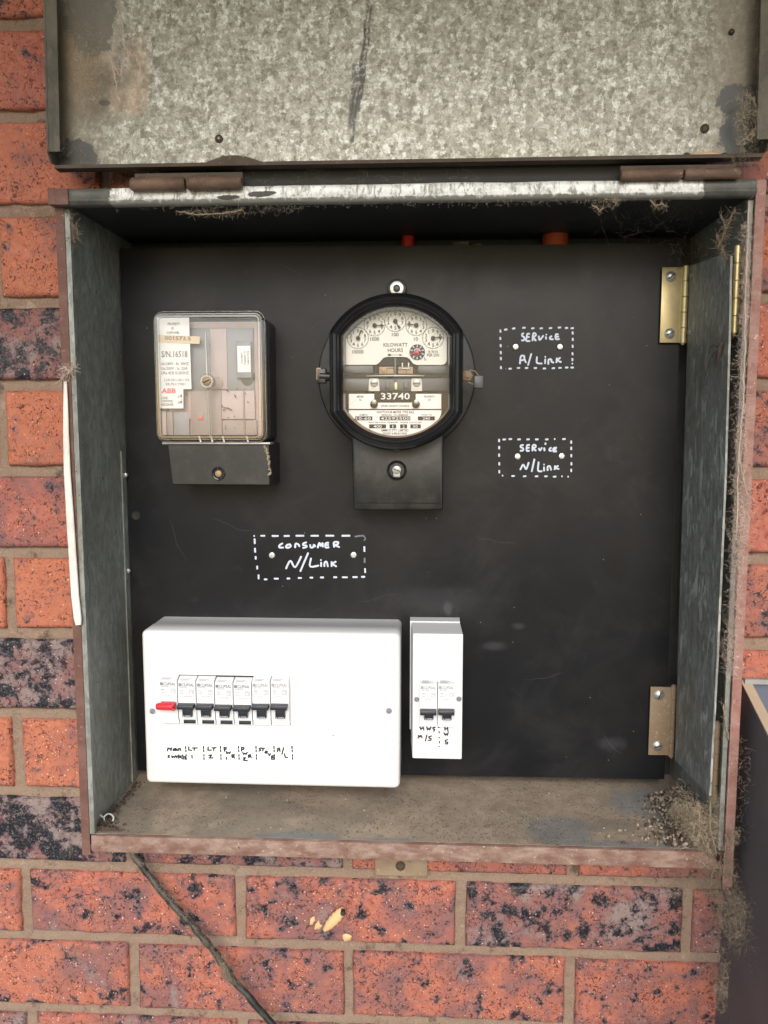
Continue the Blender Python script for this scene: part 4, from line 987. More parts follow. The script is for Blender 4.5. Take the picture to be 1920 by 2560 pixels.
for t, x, y, wd in (('10-60', 460, 1306, 130), ('42592500', 742, 1306, 262), ('240', 1020, 1306, 66), ('400', 585, 1377, 75), ('1', 721, 1377, 8), ('2', 818, 1377, 18), ('50', 922, 1377, 42)): text(q, t, *Q(x, y), NY-.0003, wd*MS, 25*MS, off=.0003)
q.build('nameplate_figures', 'platetxt', np2, smooth=False)
for x in (553, 927):
    c = P(*Q(x, 1180), NY-.002); q = MB(); R_ = rm(34*MS, *Q(x, 1180), NY); q.disc((c.x, c.z), R_, NY-.0028, NY-.0004, 24, dome=.0008); s_ = q.build('nut', 'black', mt)
    c = P(*Q(x+2, 1158), NY-.0035); q = MB(); R_ = rm(21*MS, *Q(x, 1158), NY); q.disc((c.x, c.z), R_, NY-.0058, NY-.003, 20, bev=.0004); q.build('screw', 'greyl', s_)
# top lug
c = P(992, 721, -.010); q = MB(); q.disc((c.x, c.z), rm(24, 992, 721, -.01), -.010, -.0005, 32, bev=.001); lg = q.build('mounting_lug', 'blackd', mt)
q = MB(); q.disc((c.x, c.z), rm(17, 992, 721, -.01), -.0116, -.0099, 28, bev=.0003); wsh = q.build('washer', 'zinc', lg)
q = MB(); q.disc((c.x, c.z-.0004), .0034, -.0142, -.0115, 20, dome=.0008); q.build('screw', 'grey', wsh)
# side studs and wire seal
p = P(1168, 939, -.055); q = MB(); q.tube([(p.x-.012, p.y+.004, p.z), (p.x+.001, p.y+.004, p.z)], .0030, 12)
q.disc((p.x, p.z), .0052, p.y-.002, p.y+.004, 6, bev=.0006); q.disc((p.x+.0005, p.z+.0005), .003, p.y-.004, p.y-.0015, 14, bev=.0005); st = q.build('stud', 'tan', mt)
q = MB(); q.tube([(p.x+.002, p.y, p.z+.005), (p.x+.007, p.y, p.z+.004), (p.x+.011, p.y, p.z-.001), (p.x+.013, p.y, p.z-.006)], .0006, 6); q.tube([(p.x+.001, p.y, p.z-.006), (p.x+.006, p.y, p.z-.008), (p.x+.012, p.y, p.z-.007)], .0006, 6); q.build('seal_wire', 'tan', st)
c = P(1197, 955, -.055); q = MB(); q.box(c.x-.0046, c.x+.0042, c.y-.002, c.y+.003, c.z-.0058, c.z+.0058, .0008); q.build('lead_seal', 'grey', st)
p = P(808, 940, -.050); q = MB(); q.tube([(p.x+.010, p.y, p.z-.001), (p.x-.003, p.y, p.z)], .0042, 12); q.box(p.x-.006, p.x+.003, p.y-.003, p.y+.002, p.z-.007, p.z+.007, .001); st = q.build('stud', 'blackd', mt)
c = P(798, 935, -.052); q = MB(); q.box(c.x-.003, c.x+.002, c.y-.001, c.y+.003, c.z-.006, c.z+.006, .001); q.build('lead_seal', 'copper', st)
# terminal cover
TY = -.052
A, B, C_, D_ = P(878, 1085, TY), P(1109, 1085, TY), P(1107, 1276, TY), P(884, 1276, TY)
q = MB(); q.sweep([(D_.x, D_.z), (C_.x, C_.z), (B.x, B.z), (A.x, A.z)], [(0, -.0005), (0, TY+.003), (.0009, TY+.0008), (.0030, TY)], False, True); tc = q.build('terminal_cover', 'blackd', mt, angle=25)
q = MB(); zf = P(990, 1258, TY).z; q.tube([(D_.x+.002, TY-.0002, zf), (C_.x-.002, TY-.0002, zf)], .0006, 6); q.build('cover_crease', 'black', tc)
c = P(992, 1176, TY); R_ = rm(25, 992, 1176, TY)
q = MB(); q.sweep(circ(c.x, c.z, R_, 36), [(0, TY+.001), (0, TY-.0008), (.0008, TY-.0014), (.0018, TY-.0008), (.0026, TY+.0002)], False, True); bo = q.build('screw_boss', 'black', tc)
q = MB(); q.disc((c.x, c.z+.0005), R_*.44, TY-.0028, TY, 20, bev=.0004); q.box(c.x-.0032, c.x+.0032, TY-.0022, TY, c.z-.0062, c.z-.0010, .0003); s_ = q.build('screw', 'greyl', bo)
q = MB(); q.tube([(c.x-.003, TY-.0029, c.z+.0018), (c.x+.003, TY-.0029, c.z-.0008)], .0004, 6); q.build('slot', 'slot', s_)

# ------------------------------------------------------------------ distribution board
DYf = -.060
dx0, dx1, dz1, dz0 = -.2738, -.0252, -.2002, -.3533
db = thing('distribution_board', ((dx0+dx1)/2, 0, dz0), 'large white distribution board with a row of seven breakers', 'switchboard')
q = MB(); q.sweep(rrect(dx0+.0005, dx1+.0002, dz0+.0005, dz1, .005, 5), [(0, -.0008), (0, -.030), (-.0004, -.031), (-.0004, DYf+.0045), (.0010, DYf+.0012), (.0034, DYf)], False, True); q.build('cover', 'white', db, angle=60)
def breaker(x0, y0, w_, ytop, yA, yB, yC, Yb, par, label, kind, dy=0):
    """x0,w_ in metres; y* are pixel rows; Yb is the cover plane"""
    Yf = Yb-.009
    zt = Z_(ytop+dy, Yb, 600); zA = Z_(yA+dy, Yf, 600); zB = Z_(yB+dy, Yf, 600); zC = Z_(yC, Yb-.006, 600)
    e = bpy.data.objects.new('circuit_breaker', None); COL.objects.link(e); e.parent = par; e.location = Vector((x0+w_/2, Yb, zC))-par.location; e.empty_display_size = .005; e['label'] = label
    g_ = .00045; xa, xb = x0+g_, x0+w_-g_
    q = MB()
    prf = [(Yb+.002, zt), (Yb-.0005, zt), (Yf, zA), (Yf, zB), (Yf+.0012, zB-.0006), (Yf+.0012, zC+.0052), (Yf+.0030, zC+.0046), (Yf+.0030, zC), (Yb+.002, zC)]
    n = len(prf); q.add([(xa, y, z) for y, z in prf]+[(xb, y, z) for y, z in prf], [tuple(range(n)), tuple(range(2*n-1, n-1, -1))]+[(i, (i+1) % n, n+(i+1) % n, n+i) for i in range(n)])
    bd = q.build('body', 'whiteb', e, smooth=False)
    return e, bd, Yf, zA, zB, zC, xa, xb
G4 = (330, 1520, .4159)
bx0 = P(330+163*.4159, 1730, DYf-.009).x; bx1 = P(330+944*.4159, 1730, DYf-.009).x; bw = (bx1-bx0)/7
ap = MB(); ap.box(bx0+.0002, bx1-.0006, DYf-.0007, DYf+.001, Z_(1808, DYf), Z_(1687.5, DYf)); ap.build('aperture_shade', 'slot', db, smooth=False)  # thin dark plate in place of a hole, paints the shade around the breakers
names = ['red main switch breaker', 'first lighting breaker', 'second lighting breaker', 'first power breaker', 'second power breaker', 'stove breaker', 'last breaker marked A/L']
kinds = ['main', 'rcd', 'rcd', 'rcd', 'rcd', 'mcb', 'mcb']
dys = [0, 2, 2, 4, 4, 0, -1]
def breaker_face(e, bd, Yf, zA, zB, zC, xa, xb, kind, faint=False):
    w_ = xb-xa; cx = (xa+xb)/2
    def tx(q, t, fx, fz, wd, h, sl=0, off=.0002):
        v, f = glyphs(t); xs = [p[0] for p in v]; ys = [p[1] for p in v]; W = max(xs)-min(xs); H = max(ys)-min(ys); mx, my = (max(xs)+min(xs))/2, (max(ys)+min(ys))/2
        q.add([(xa+fx*w_+(x-mx)*wd*w_/W+(y-my)*h/H*sl, Yf-off, zA-fz+(y-my)*h/H) for x, y in v], f)
    q = MB(); tx(q, 'CLIPSAL', .58, .0037, .70, .0029, .12)
    for k in range(3): q.box(xa+w_*(.05+.055*k), xa+w_*(.09+.055*k), Yf-.0002, Yf, zA-.0051, zA-.0023)
    q.build('logo', 'paleink' if faint else 'greyink', e, smooth=False)
    q = MB()
    h_ = zA-zB
    tx(q, {'main': '4BSW180', 'rcd': 'RCBE210/30S', 'mcb': '4BC140/6'}[kind], .32, .0062, .42, .0011)
    tx(q, {'main': '80A', 'rcd': 'C16', 'mcb': 'C40'}[kind], .19, .0095, .2, .0016); tx(q, '6000 3', .25, .0120, .28, .0010)
    tx(q, '30mA RCBO' if kind == 'rcd' else '415V ~', .55, .0150, .5, .0010)
    sx, sz, ss = xa+w_*.78, zA-.0106, .0021
    for a, b_, c_, d_ in ((-1,1,.86,1), (-1,1,-1,-.86), (-1,-.86,-.86,.86), (.86,1,-.86,.86)): q.box(sx+ss*a, sx+ss*b_, Yf-.0002, Yf, sz+ss*c_, sz+ss*d_)
    q.tube([(sx+ss*.5*math.cos(t), Yf-.0001, sz+ss*.5*math.sin(t)) for t in [i*.5-1.2 for i in range(9)]], .00022, 5)
    q.build('marking', 'paleink', e, smooth=False)
    if kind != 'main' or True:
        q = MB()   # fine printed lines on the sloping shoulder
        for k in range(4):
            y0 = Yf+.0085*(.25+.18*k); z0 = zA+(.25+.18*k)*.0022
            q.box(xa+w_*.12, xa+w_*(.55+.1*(k % 3)), y0-.0008, y0-.0004, z0, z0+.0002)
        q.build('shoulder_print', 'paleink', e, smooth=False)
    if kind == 'main':
        q = MB(); zc = zB-.0024
        q.tube([(xa-.0012, Yf-.0060, zc), (xa+.0004, Yf-.0062, zc), (xb-.0020, Yf-.0062, zc)], .0034, 14, .9, rr=[.0028, .0034, .0034]); q.box(xb-.0030, xb-.0004, Yf-.0090, Yf-.0034, zc+.0012, zc+.0033, .0003); q.box(xb-.0030, xb-.0004, Yf-.0090, Yf-.0034, zc-.0033, zc-.0012, .0003)
        q.box(xa+.002, xb-.002, Yf-.004, Yf+.001, zc-.003, zc+.003)
        q.build('toggle', 'red', e)['label'] = 'red toggle'
    else:
        q = MB(); z1 = zB-.0002; z0 = z1-.0040; zz = zC+.0085
        q.box(xa+.0003, xb-.0006, Yf-.0072, Yf+.0002, z0, z1, .0005); q.box(xa+w_*.26, xa+w_*.80, Yf-.0030, Yf+.0014, zz, z0+.001, .0004)
        for k in range(3): q.tube([(xa+w_*.28, Yf-.0031, z0-.0012-.0016*k), (xa+w_*.78, Yf-.0031, z0-.0012-.0016*k)], .0003, 5)
        tg = q.build('toggle', 'toggle', e)
        q = MB(); v, f = glyphs('I-ON'); xs = [p[0] for p in v]; W = max(xs)-min(xs)
        q.add([(xa+w_*.33+(x-min(xs))*w_*.4/W, Yf-.0034, zz+.0006+y*.0012/.7) for x, y in v], f); q.build('toggle_print', 'platetxt', tg, smooth=False)
        if kind == 'rcd':
            q = MB(); q.box(xa+w_*.24, xa+w_*.92, Yf+.0020, Yf+.0031, zC+.0004, zC+.0037, .0002); q.build('test_button', 'ink', e)
for i in range(7):
    r = breaker(bx0+i*bw, 0, bw, 1688, 1703, 1758, 1811, DYf, db, names[i], kinds[i], dys[i])
    breaker_face(*r, kinds[i], faint=(i >= 5))
q = MB(); A, B = xz(726, 1692, DYf), xz(925, 1810, DYf); q.box(A[0], B[0], DYf-.0006, DYf+.001, B[1], A[1], .0003); q.box(A[0]+.0165, A[0]+.0167, DYf-.0008, DYf-.0005, B[1]+.0004, A[1]-.0004); q.build('blank_cover', 'white', db)
for x, y in ((330+125*.4159, 1520+620*.4159), (330+1545*.4159, 1520+618*.4159)):
    c = xz(x, y, DYf); R_ = rm(12, x, y, DYf); q = MB(); q.sweep(circ(*c, R_, 24), [(0, DYf+.0005), (.0003, DYf-.0009), (.0012, DYf-.0012), (.0018, DYf-.0004)], False, True); rg = q.build('screw', 'white', db)
    q = MB(); q.disc(c, R_*.6, DYf-.0010, DYf, 20, bev=.0003); q.tube([(c[0]-.0018, DYf-.0011, c[1]-.0018), (c[0]+.0018, DYf-.0011, c[1]+.0018)], .0004, 5); q.build('screw_core', 'paleink', rg)
q = MB(); c = xz(833, 1839, DYf); q.disc(c, .0007, DYf-.0003, DYf+.0002, 10); q.build('speck', 'dirt', db)
# tape and handwriting
q = MB(); A, B = xz(370+190*.223, 1650+955*.223, DYf), xz(370+1640*.223, 1650+1135*.223, DYf); q.box(A[0], B[0], DYf-.0003, DYf+.0002, B[1], A[1]); tp_ = q.build('tape', 'paper', db, smooth=False)
H1 = [[(218,1018),(225,985),(245,1000),(262,985),(258,1015)], [(303,992),(282,1000),(285,1015),(305,1010),(308,990),(311,1016)], [(325,998),(328,1015)], [(345,1015),(345,992),(362,992),(368,1015)],
 [(240,1068),(225,1075),(240,1088),(225,1095)], [(265,1075),(272,1095),(285,1080),(298,1095),(308,1072)], [(322,1078),(322,1097)], [(340,1065),(345,1102)], [(330,1078),(358,1075)], [(375,1075),(360,1090),(380,1100)], [(390,1065),(395,1110)], [(398,1088),(418,1082),(416,1110)],
 [(458,975),(456,1010),(490,1012)], [(500,987),(552,985)], [(522,985),(516,1012)], [(492,1068),(495,1098)],
 [(675,975),(672,1012),(710,1010)], [(718,985),(762,983)], [(740,985),(735,1015)], [(682,1068),(712,1065),(690,1098),(728,1098)],
 [(857,1022),(852,980),(878,985),(875,1000),(858,1005)], [(878,1025),(885,1050),(900,1035),(915,1050),(922,1030)], [(945,1095),(940,1065),(968,1060),(962,1080),(950,1082),(972,1098)], [(878,1092),(880,1112)],
 [(1050,1020),(1048,980),(1075,982),(1072,1000),(1052,1005)], [(1062,1035),(1072,1058),(1085,1045),(1100,1058),(1112,1035)], [(1130,1095),(1125,1068),(1150,1062),(1148,1080),(1132,1082),(1162,1090)], [(1068,1098),(1092,1095),(1070,1122),(1112,1128)],
 [(1268,985),(1245,995),(1265,1010),(1245,1022)], [(1275,990),(1305,990)], [(1288,990),(1288,1020)], [(1322,1020),(1310,1040),(1330,1045),(1338,1025),(1322,1020)], [(1348,1048),(1360,1072),(1375,1050)], [(1410,1072),(1385,1078),(1385,1112),(1415,1112)], [(1385,1092),(1412,1092)],
 [(1450,1028),(1455,990),(1475,990),(1480,1025)], [(1452,1010),(1478,1008)], [(1520,985),(1502,1055)], [(1530,1050),(1540,1095),(1565,1092)]]
for x in (422, 622, 812, 1015, 1210, 1412, 1614):
    H1 += [[(x, 970),(x+1, 992)], [(x+2, 1010),(x+3, 1028)], [(x+5, 1062),(x+5, 1078)], [(x+6, 1096),(x+6, 1112)]]
writing(H1, G3, DYf-.0003, 3.8, 'handwriting', 'black marker circuit names', 'ink', tp_, .15)

# ------------------------------------------------------------------ small two breaker enclosure
en = thing('breaker_enclosure', (.011, 0, -.3215), 'narrow white two breaker enclosure right of the large board', 'enclosure')
ex0, ex1, ez1, ez0 = -.0125, .0347, -.1992, -.3217
q = MB(); q.add([(-.0165, -.0008, -.1975), (.0335, -.0008, -.1975), (.0335, -.0008, -.309), (-.0165, -.0008, -.309), (-.0160, -.018, -.1975), (.0332, -.018, -.1975), (.0332, -.018, -.309), (-.0160, -.018, -.309)],
 [(0,1,2,3),(7,6,5,4),(0,4,5,1),(1,5,6,2),(2,6,7,3),(3,7,4,0)]); q.build('base', 'whiteb', en, smooth=False)
q = MB(); q.hull8([(ex0, DYf, ez1), (ex1, DYf, ez1), (ex1, DYf, ez0), (ex0, DYf, ez0)], [(-.0150, -.0182, ez1+.0008), (.0336, -.0182, ez1+.0008), (.0338, -.0182, ez0), (-.0150, -.0182, ez0)])
oo = q.build('cover', 'white', en, smooth=False)
md = oo.modifiers.new('bevel', 'BEVEL'); md.width = .0012; md.segments = 3
mx0 = P(1000+268*.1809, 1740, DYf-.008).x; mx1 = P(1000+768*.1809, 1740, DYf-.008).x; mw = (mx1-mx0)/2
ENB = DYf-.0008
for i in range(2):
    r = breaker(mx0+i*mw, 0, mw, 1694, 1702, 1763, 1807, DYf-.0000, en, ['left hot water breaker', 'right hot water breaker'][i], 'mcb', -1 if i else 0)
    breaker_face(*r, 'mcb', faint=True)
for x, y in ((1041.5, 1748), (1147.5, 1747)):
    c = xz(x, y, DYf); R_ = rm(6.5, x, y, DYf); q = MB(); q.sweep(circ(*c, R_, 20), [(0, DYf+.0005), (.0002, DYf-.0012), (.0008, DYf-.0016), (.0012, DYf-.0008)], False, True); q.build('screw', 'paleink', en)
G5 = (1000, 1520, .1809)
H2 = [[(275,1635),(292,1675)], [(318,1635),(330,1680)], [(285,1655),(325,1650)], [(372,1635),(380,1675),(398,1655),(412,1675),(425,1635)], [(485,1638),(455,1645),(460,1665),(482,1670),(465,1695)],
 [(250,1795),(258,1755),(275,1780),(290,1755),(305,1790)], [(372,1750),(350,1835)], [(435,1765),(400,1775),(402,1795),(430,1800),(425,1825),(390,1825)],
 [(535,1640)], [(540,1702),(541,1722)], [(542,1787)], [(545,1842),(545,1860)], [(542,1912)],
 [(620,1635),(622,1680)], [(658,1635),(662,1690)], [(620,1660),(660,1658)], [(608,1720),(625,1755),(640,1735),(655,1755),(667,1710)], [(658,1812),(625,1830),(630,1850),(660,1850),(655,1875),(625,1872)]]
H2 = [[(x, y+(10 if y < 1702 else 4)) for x, y in s_] for s_ in H2]
writing(H2, G5, DYf-.0001, 3.4, 'handwriting', 'black marker letters', 'ink', en, .15)

# ------------------------------------------------------------------ things on and around the box
q = MB(); pts = [P(x, y, FY-.003) for x, y in ((163, 952), (164, 1000), (165, 1080), (168, 1180), (175, 1290), (182, 1400), (188, 1490), (194, 1545), (196, 1562))]
q.tube(pts, .0034, 12, .5, rr=[.0014, .0020, .0026, .0030, .0034, .0035, .0036, .0036, .0026]); tag(q.build('plastic_strip', 'strip'), 'bowed white plastic strip stuck on the left brown flange', 'strip')
cp = [(327,2120),(336,2140),(352,2162),(372,2189),(395,2215),(416,2242),(438,2266),(459,2291),(478,2312),(497,2334),(520,2362),(546,2392),(562,2418),(579,2445),(600,2470),(623,2493),(652,2528),(690,2572),(730,2610)]
q = MB(); pts = [P(x, y, -.095-(i/18)*.012) for i, (x, y) in enumerate(cp)]; R_ = rm(8.6, 500, 2340, -.1)
o2 = []; 
for i in range(len(pts)-1):
    for k in range(4): o2.append(pts[i].lerp(pts[i+1], k/4))
pts = [p+Vector((mn.noise(p*90), mn.noise(p*80+Vector((3,3,3))), mn.noise(p*70)))*.0010 for p in o2]
q.tube(pts, R_, 12, rr=[R_*(1+.28*mn.noise(Vector((i*.45, 2, 1)))) for i in range(len(pts))]); cab = q.build('black_cable', 'cable'); tag(cab, 'dirty black cable running from under the box down across the bricks', 'cable')
def shard(name, pix, Y, th, mat, label, cat, group=None):
    q = MB(); vs = [P(x, y, Y) for x, y in pix]; c = sum(vs, Vector())/len(vs); n = len(vs)
    q.add([tuple(v) for v in vs]+[(c.x, Y-th, c.z)], [(i, (i+1) % n, n) for i in range(n)]+[tuple(range(n))]); o = q.build(name, mat); return tag(o, label, cat, group)
shard('dry_leaf', [(548,2408),(562,2404),(572,2432),(582,2452),(572,2458),(558,2446)], -.108, .003, 'webd', 'dry brown leaf scrap caught on the black cable', 'leaf')
# wasp cocoon and scraps
a_, b_ = P(811, 2326, WY-.004), P(858, 2274, WY-.006)
n = 14; q = MB(); pts = [a_.lerp(b_, i/n) for i in range(n+1)]; RR = rm(13.5, 837, 2300, WY)
q.tube(pts, RR, 16, .8, close=False, rr=[max(.0004, RR*math.sin(math.pi*min(.96, (.04+.80*i/n)))**.55*(1+.22*mn.noise(Vector((i*.8, 3, 2))))) for i in range(n+1)])
q.tube([b_-(b_-a_)*.03, b_-(b_-a_)*.031-Vector((0,0,0))+(a_-b_)*.02], RR*.62, 12)
co_ = q.build('cocoon', 'cocoon'); tag(co_, 'tan hollow insect cocoon stuck on the red brick below the box', 'cocoon')
q = MB(); c = b_+Vector((0, -.001, 0)); q.disc((c.x+.0002, c.z+.0002), RR*.42, WY-.0132, WY-.008, 14); q.build('opening', 'slot', co_)
grp = 'tan cocoon scraps on the brick'
shard('cocoon_scrap', [(776,2296),(786,2290),(788,2300),(781,2312),(774,2312)], WY-.001, .002, 'cocoon', 'small pointed tan scrap left of the cocoon', 'scrap', grp)
shard('cocoon_scrap', [(788,2312),(797,2300),(800,2310),(806,2314),(799,2323),(786,2324)], WY-.001, .0025, 'cocoon', 'curled tan scrap touching the lower end of the cocoon', 'scrap', grp)
shard('cocoon_scrap', [(858,2336),(868,2334),(880,2340),(876,2350),(862,2354),(857,2346)], WY-.001, .0025, 'cocoon', 'square tan scrap lying lower right of the cocoon', 'scrap', grp)
# little clear ring at the lower left floor corner
q = MB(); c = PZ(272, 2046, FZ+.004); q.tube([(c.x+.0046*math.cos(t), c.y+.001*math.sin(t), c.z+.0040*math.sin(t)) for t in [i*math.pi/8 for i in range(17)]], .0008, 6)
q.tube([(c.x-.005, c.y, c.z+.001), (c.x-.009, c.y, c.z+.0035), (c.x-.012, c.y, c.z+.004)], .0010, 6); tag(q.build('wire_loop', 'zinc'), 'tiny shiny wire loop lying in the lower left corner of the box', 'loop')

# ------------------------------------------------------------------ dark cabinet at lower right
XC = P(1853, 1700, WY).x - .002
cabt = thing('dark_cabinet', (XC+.15, -.15, P(1800, 2600, -.1).z), 'dark grey cabinet with a dusty beige sloping rim lower right of the box', 'cabinet')
A = Vector((XC, WY-.003, P(1853, 1700, WY).z)); B = PX(1925, 1850, XC)
dirv = (B-A)/(B.y-A.y)
yE = -.40; E = A+dirv*(yE-A.y); zlo = -.9
xo = XC+.0; 
# side face leans outwards towards the bottom so that its foot shows further left
foot = P(1785, 2555, WY).x
def side(y, z): 
    t = (A.z-z)/(A.z-P(1785, 2555, WY).z); return XC+(foot-XC)*max(0, t)
q = MB(); pts = []
for (y, z) in ((A.y, A.z), (yE, E.z), (yE, zlo), (A.y, zlo)): pts.append((side(y, z), y, z))
q.add(pts+[(p[0]+.003, p[1], p[2]) for p in pts], [(0,1,2,3),(7,6,5,4),(0,4,5,1),(1,5,6,2),(2,6,7,3),(3,7,4,0)]); q.build('side_panel', 'cabd', cabt, smooth=False)
rw = .0085
q = MB(); up = Vector((0, 0, .0012))
q.hull8([tuple(v) for v in (A+up, A+up+Vector((rw,0,.0005)), E+up+Vector((rw,0,.0005)), E+up)], [tuple(v) for v in (A-up*3, A-up*3+Vector((rw,0,0)), E-up*3+Vector((rw,0,0)), E-up*3)]); q.build('rim', 'beige', cabt, smooth=False)
q = MB(); A2, E2 = A+Vector((rw,0,-.001)), E+Vector((rw,0,-.001))
q.hull8([tuple(v) for v in (A2, A2+Vector((.35,0,0)), E2+Vector((.35,0,0)), E2)], [tuple(v-up*2) for v in (A2, A2+Vector((.35,0,0)), E2+Vector((.35,0,0)), E2)]); q.build('top_panel', 'cabb', cabt, smooth=False)
q = MB(); q.box(XC+.002, XC+.36, A.y-.006, A.y, A.z-.001, A.z+.0035); q.build('back_rim', 'greyl', cabt, smooth=False)

# ------------------------------------------------------------------ dirt, grit and cobwebs
def fuzz(name, spec, mat, label, seed=0, r=.00016):
    r *= .5; rs = random.Random(seed); q = MB()
    for (path, Y, n, spread, ln) in spec:
        pp = [P(x, y, Y) if not isinstance(Y, (list, tuple)) else P(x, y, yy) for (x, y), yy in zip(path, Y if isinstance(Y, (list, tuple)) else [Y]*len(path))]
        for _ in range(int(n*1.1)):
            k = rs.randrange(max(1, len(pp)-1)); b0 = pp[k].lerp(pp[min(k+1, len(pp)-1)], rs.random())
            p = b0+Vector([rs.gauss(0, spread) for _ in range(3)])
            d = Vector([rs.gauss(0, 1) for _ in range(3)]); d.y *= .5; d.normalize()
            if len(pp) > 1: d = (d+(pp[min(k+1, len(pp)-1)]-pp[k]).normalized()*rs.choice((-1, 1))*.9).normalized()
            L_ = ln*rs.uniform(.25, 1.1); m = 9; pts = [p]
            for i in range(m):
                d = (d+Vector([rs.gauss(0, .5) for _ in range(3)])).normalized(); pts.append(pts[-1]+d*L_/m)
            q.tube(pts, r, 3, close=False, rr=[r*rs.uniform(.5, 1.5)]*(m+1))
    o = q.build(name, mat, smooth=False); return tag(o, label, 'cobweb', kind='stuff')
def wisp(name, paths, mat, label, r=.0008, seed=1):
    rs = random.Random(seed); q = MB()
    for path, Y in paths:
        pp = [P(x, y, Y) for x, y in path]; o = []
        for i in range(len(pp)-1):
            for k in range(6): o.append(pp[i].lerp(pp[i+1], k/6))
        o = [p+Vector((mn.noise(p*300), mn.noise(p*280), mn.noise(p*310)))*.0010 for p in o]+[pp[-1]]
        rr = [r*(.55+.9*abs(mn.noise(Vector((i*.8, seed, len(o))))))*(1 if 0 < i < len(o)-1 else .3) for i in range(len(o))]
        q.tube(o, r, 7, .7, rr=rr)
        for p in o:
            for _ in range(3):
                d = Vector([rs.gauss(0, 1) for _ in range(3)]).normalized(); q.tube([p, p+d*r*rs.uniform(1.5, 4), p+d*r*rs.uniform(3, 6)+Vector((rs.gauss(0,r), 0, rs.gauss(0,r)))], r*.14, 3, close=False)
    o = q.build(name, mat); return tag(o, label, 'cobweb', kind='stuff')
def blobs(q, c, r, rs):
    n, m = 7, 5; o = []
    ax = [r*rs.uniform(.6, 1.3) for _ in range(3)]
    vs = []
    for i in range(1, m):
        t = math.pi*i/m
        for k in range(n):
            a = 2*math.pi*k/n; j = rs.uniform(.75, 1.2)
            vs.append((c.x+ax[0]*math.sin(t)*math.cos(a)*j, c.y+ax[1]*math.sin(t)*math.sin(a)*j, c.z+ax[2]*math.cos(t)*j))
    fs = [(i*n+k, i*n+(k+1) % n, (i+1)*n+(k+1) % n, (i+1)*n+k) for i in range(m-2) for k in range(n)]+[tuple(range(n)), tuple(range((m-1)*n-1, (m-2)*n-1, -1))]
    q.add(vs, fs)
def film_mat(name, colr, dens):
    b = NB(name)
    for n in list(b.t.nodes):
        if n.type == 'BSDF_PRINCIPLED': b.t.nodes.remove(n)
    wv = b.vm('ADD', b.pos, b.vm('SCALE', b.vm('SUBTRACT', b.noise(160, 3, .6, col=True), (.5,.5,.5)), scale=.012))
    e1 = b.voro(120, b.map(wv, (0,0,0), (0,.4,0), (1,1,.6)), 'DISTANCE_TO_EDGE')['Distance']; e2 = b.voro(260, wv, 'DISTANCE_TO_EDGE')['Distance']
    st = b.math('MAXIMUM', b.step(e1, .055, .01), b.math('MULTIPLY', b.step(e2, .06, .01), .7))
    fog = b.math('MULTIPLY', b.step(b.noise(90, 6, .75), .5, .75), .38)
    a = b.math('MAXIMUM', st, fog)
    at = b.N('Attribute'); at.attribute_name = 'fa'; sp = b.N('SeparateColor'); b.t.links.new(at.outputs['Color'], sp.inputs[0])
    fa = b.step(b.math('ADD', sp.outputs[0], b.math('MULTIPLY', b.math('SUBTRACT', b.noise(60, 6, .7), .5), 2.6)), .35, .85)
    a = b.math('MULTIPLY', b.math('MULTIPLY', a, fa), dens)
    tr = b.N('BsdfTransparent'); df = b.N('BsdfDiffuse'); df.inputs[0].default_value = (*colr, 1); ms = b.N('MixShader')
    b.L(a, ms.inputs[0]); b.t.links.new(tr.outputs[0], ms.inputs[1]); b.t.links.new(df.outputs[0], ms.inputs[2])
    o = [n for n in b.t.nodes if n.type == 'OUTPUT_MATERIAL'][0]; b.t.links.new(ms.outputs[0], o.inputs[0]); return b.m
MT['film'] = film_mat('web_film', (.30,.24,.17), .75); MT['filmp'] = film_mat('pale_web_film', (.50,.36,.30), .8)
def film(cor, mat, label, seed=0, nu=26, nv=40, bul=.004, layers=2):
    vs, fs, ca_ = [], [], []
    for ly in range(layers):
        c = [P(*q_) for q_ in cor]; off = len(vs)
        for i in range(nv+1):
            for j in range(nu+1):
                u, v = j/nu, i/nv
                p = c[0].lerp(c[1], u).lerp(c[3].lerp(c[2], u), v)
                p.y += bul*(mn.noise(Vector((u*4+seed, v*6, ly*5)))) - .0015*ly
                p.x += .002*mn.noise(Vector((u*3, v*5+seed, ly)))
                vs.append(p); f0 = max(0, 1-((2*u-1)**2+(2*v-1)**2)); f0 = f0 if f0 > .12 else f0*3-.24; ca_.append((f0, 0, 0, 1))
        fs += [(off+i*(nu+1)+j, off+i*(nu+1)+j+1, off+(i+1)*(nu+1)+j+1, off+(i+1)*(nu+1)+j) for i in range(nv) for j in range(nu)]
    me = bpy.data.meshes.new('cobweb'); me.from_pydata(vs, [], fs); me.materials.append(MT[mat])
    c_ = me.color_attributes.new('fa', 'FLOAT_COLOR', 'POINT'); c_.data.foreach_set('color', [x for q_ in ca_ for x in q_])
    o = bpy.data.objects.new('cobweb', me); COL.objects.link(o); return tag(o, label, 'cobweb', kind='stuff')
film([(1775,2190,-.10), (1900,2200,-.15), (1895,2420,-.15), (1775,2400,-.10)], 'film', 'matted web sheet on the side of the dark cabinet', 1)
film([(1770,2380,-.10), (1850,2380,-.12), (1860,2560,-.12), (1770,2560,-.10)], 'film', 'hanging web shreds at the foot of the dark cabinet', 2)
film([(1852,540,-.1262), (1884,540,-.1262), (1874,900,-.1262), (1843,900,-.1262)], 'filmp', 'pale dusty web film on the upper right flange', 3, bul=.0015)
film([(1838,880,-.1262), (1878,880,-.1262), (1862,1560,-.1262), (1826,1560,-.1262)], 'filmp', 'pale dusty web film on the middle of the right flange', 4, nv=70, bul=.0015)
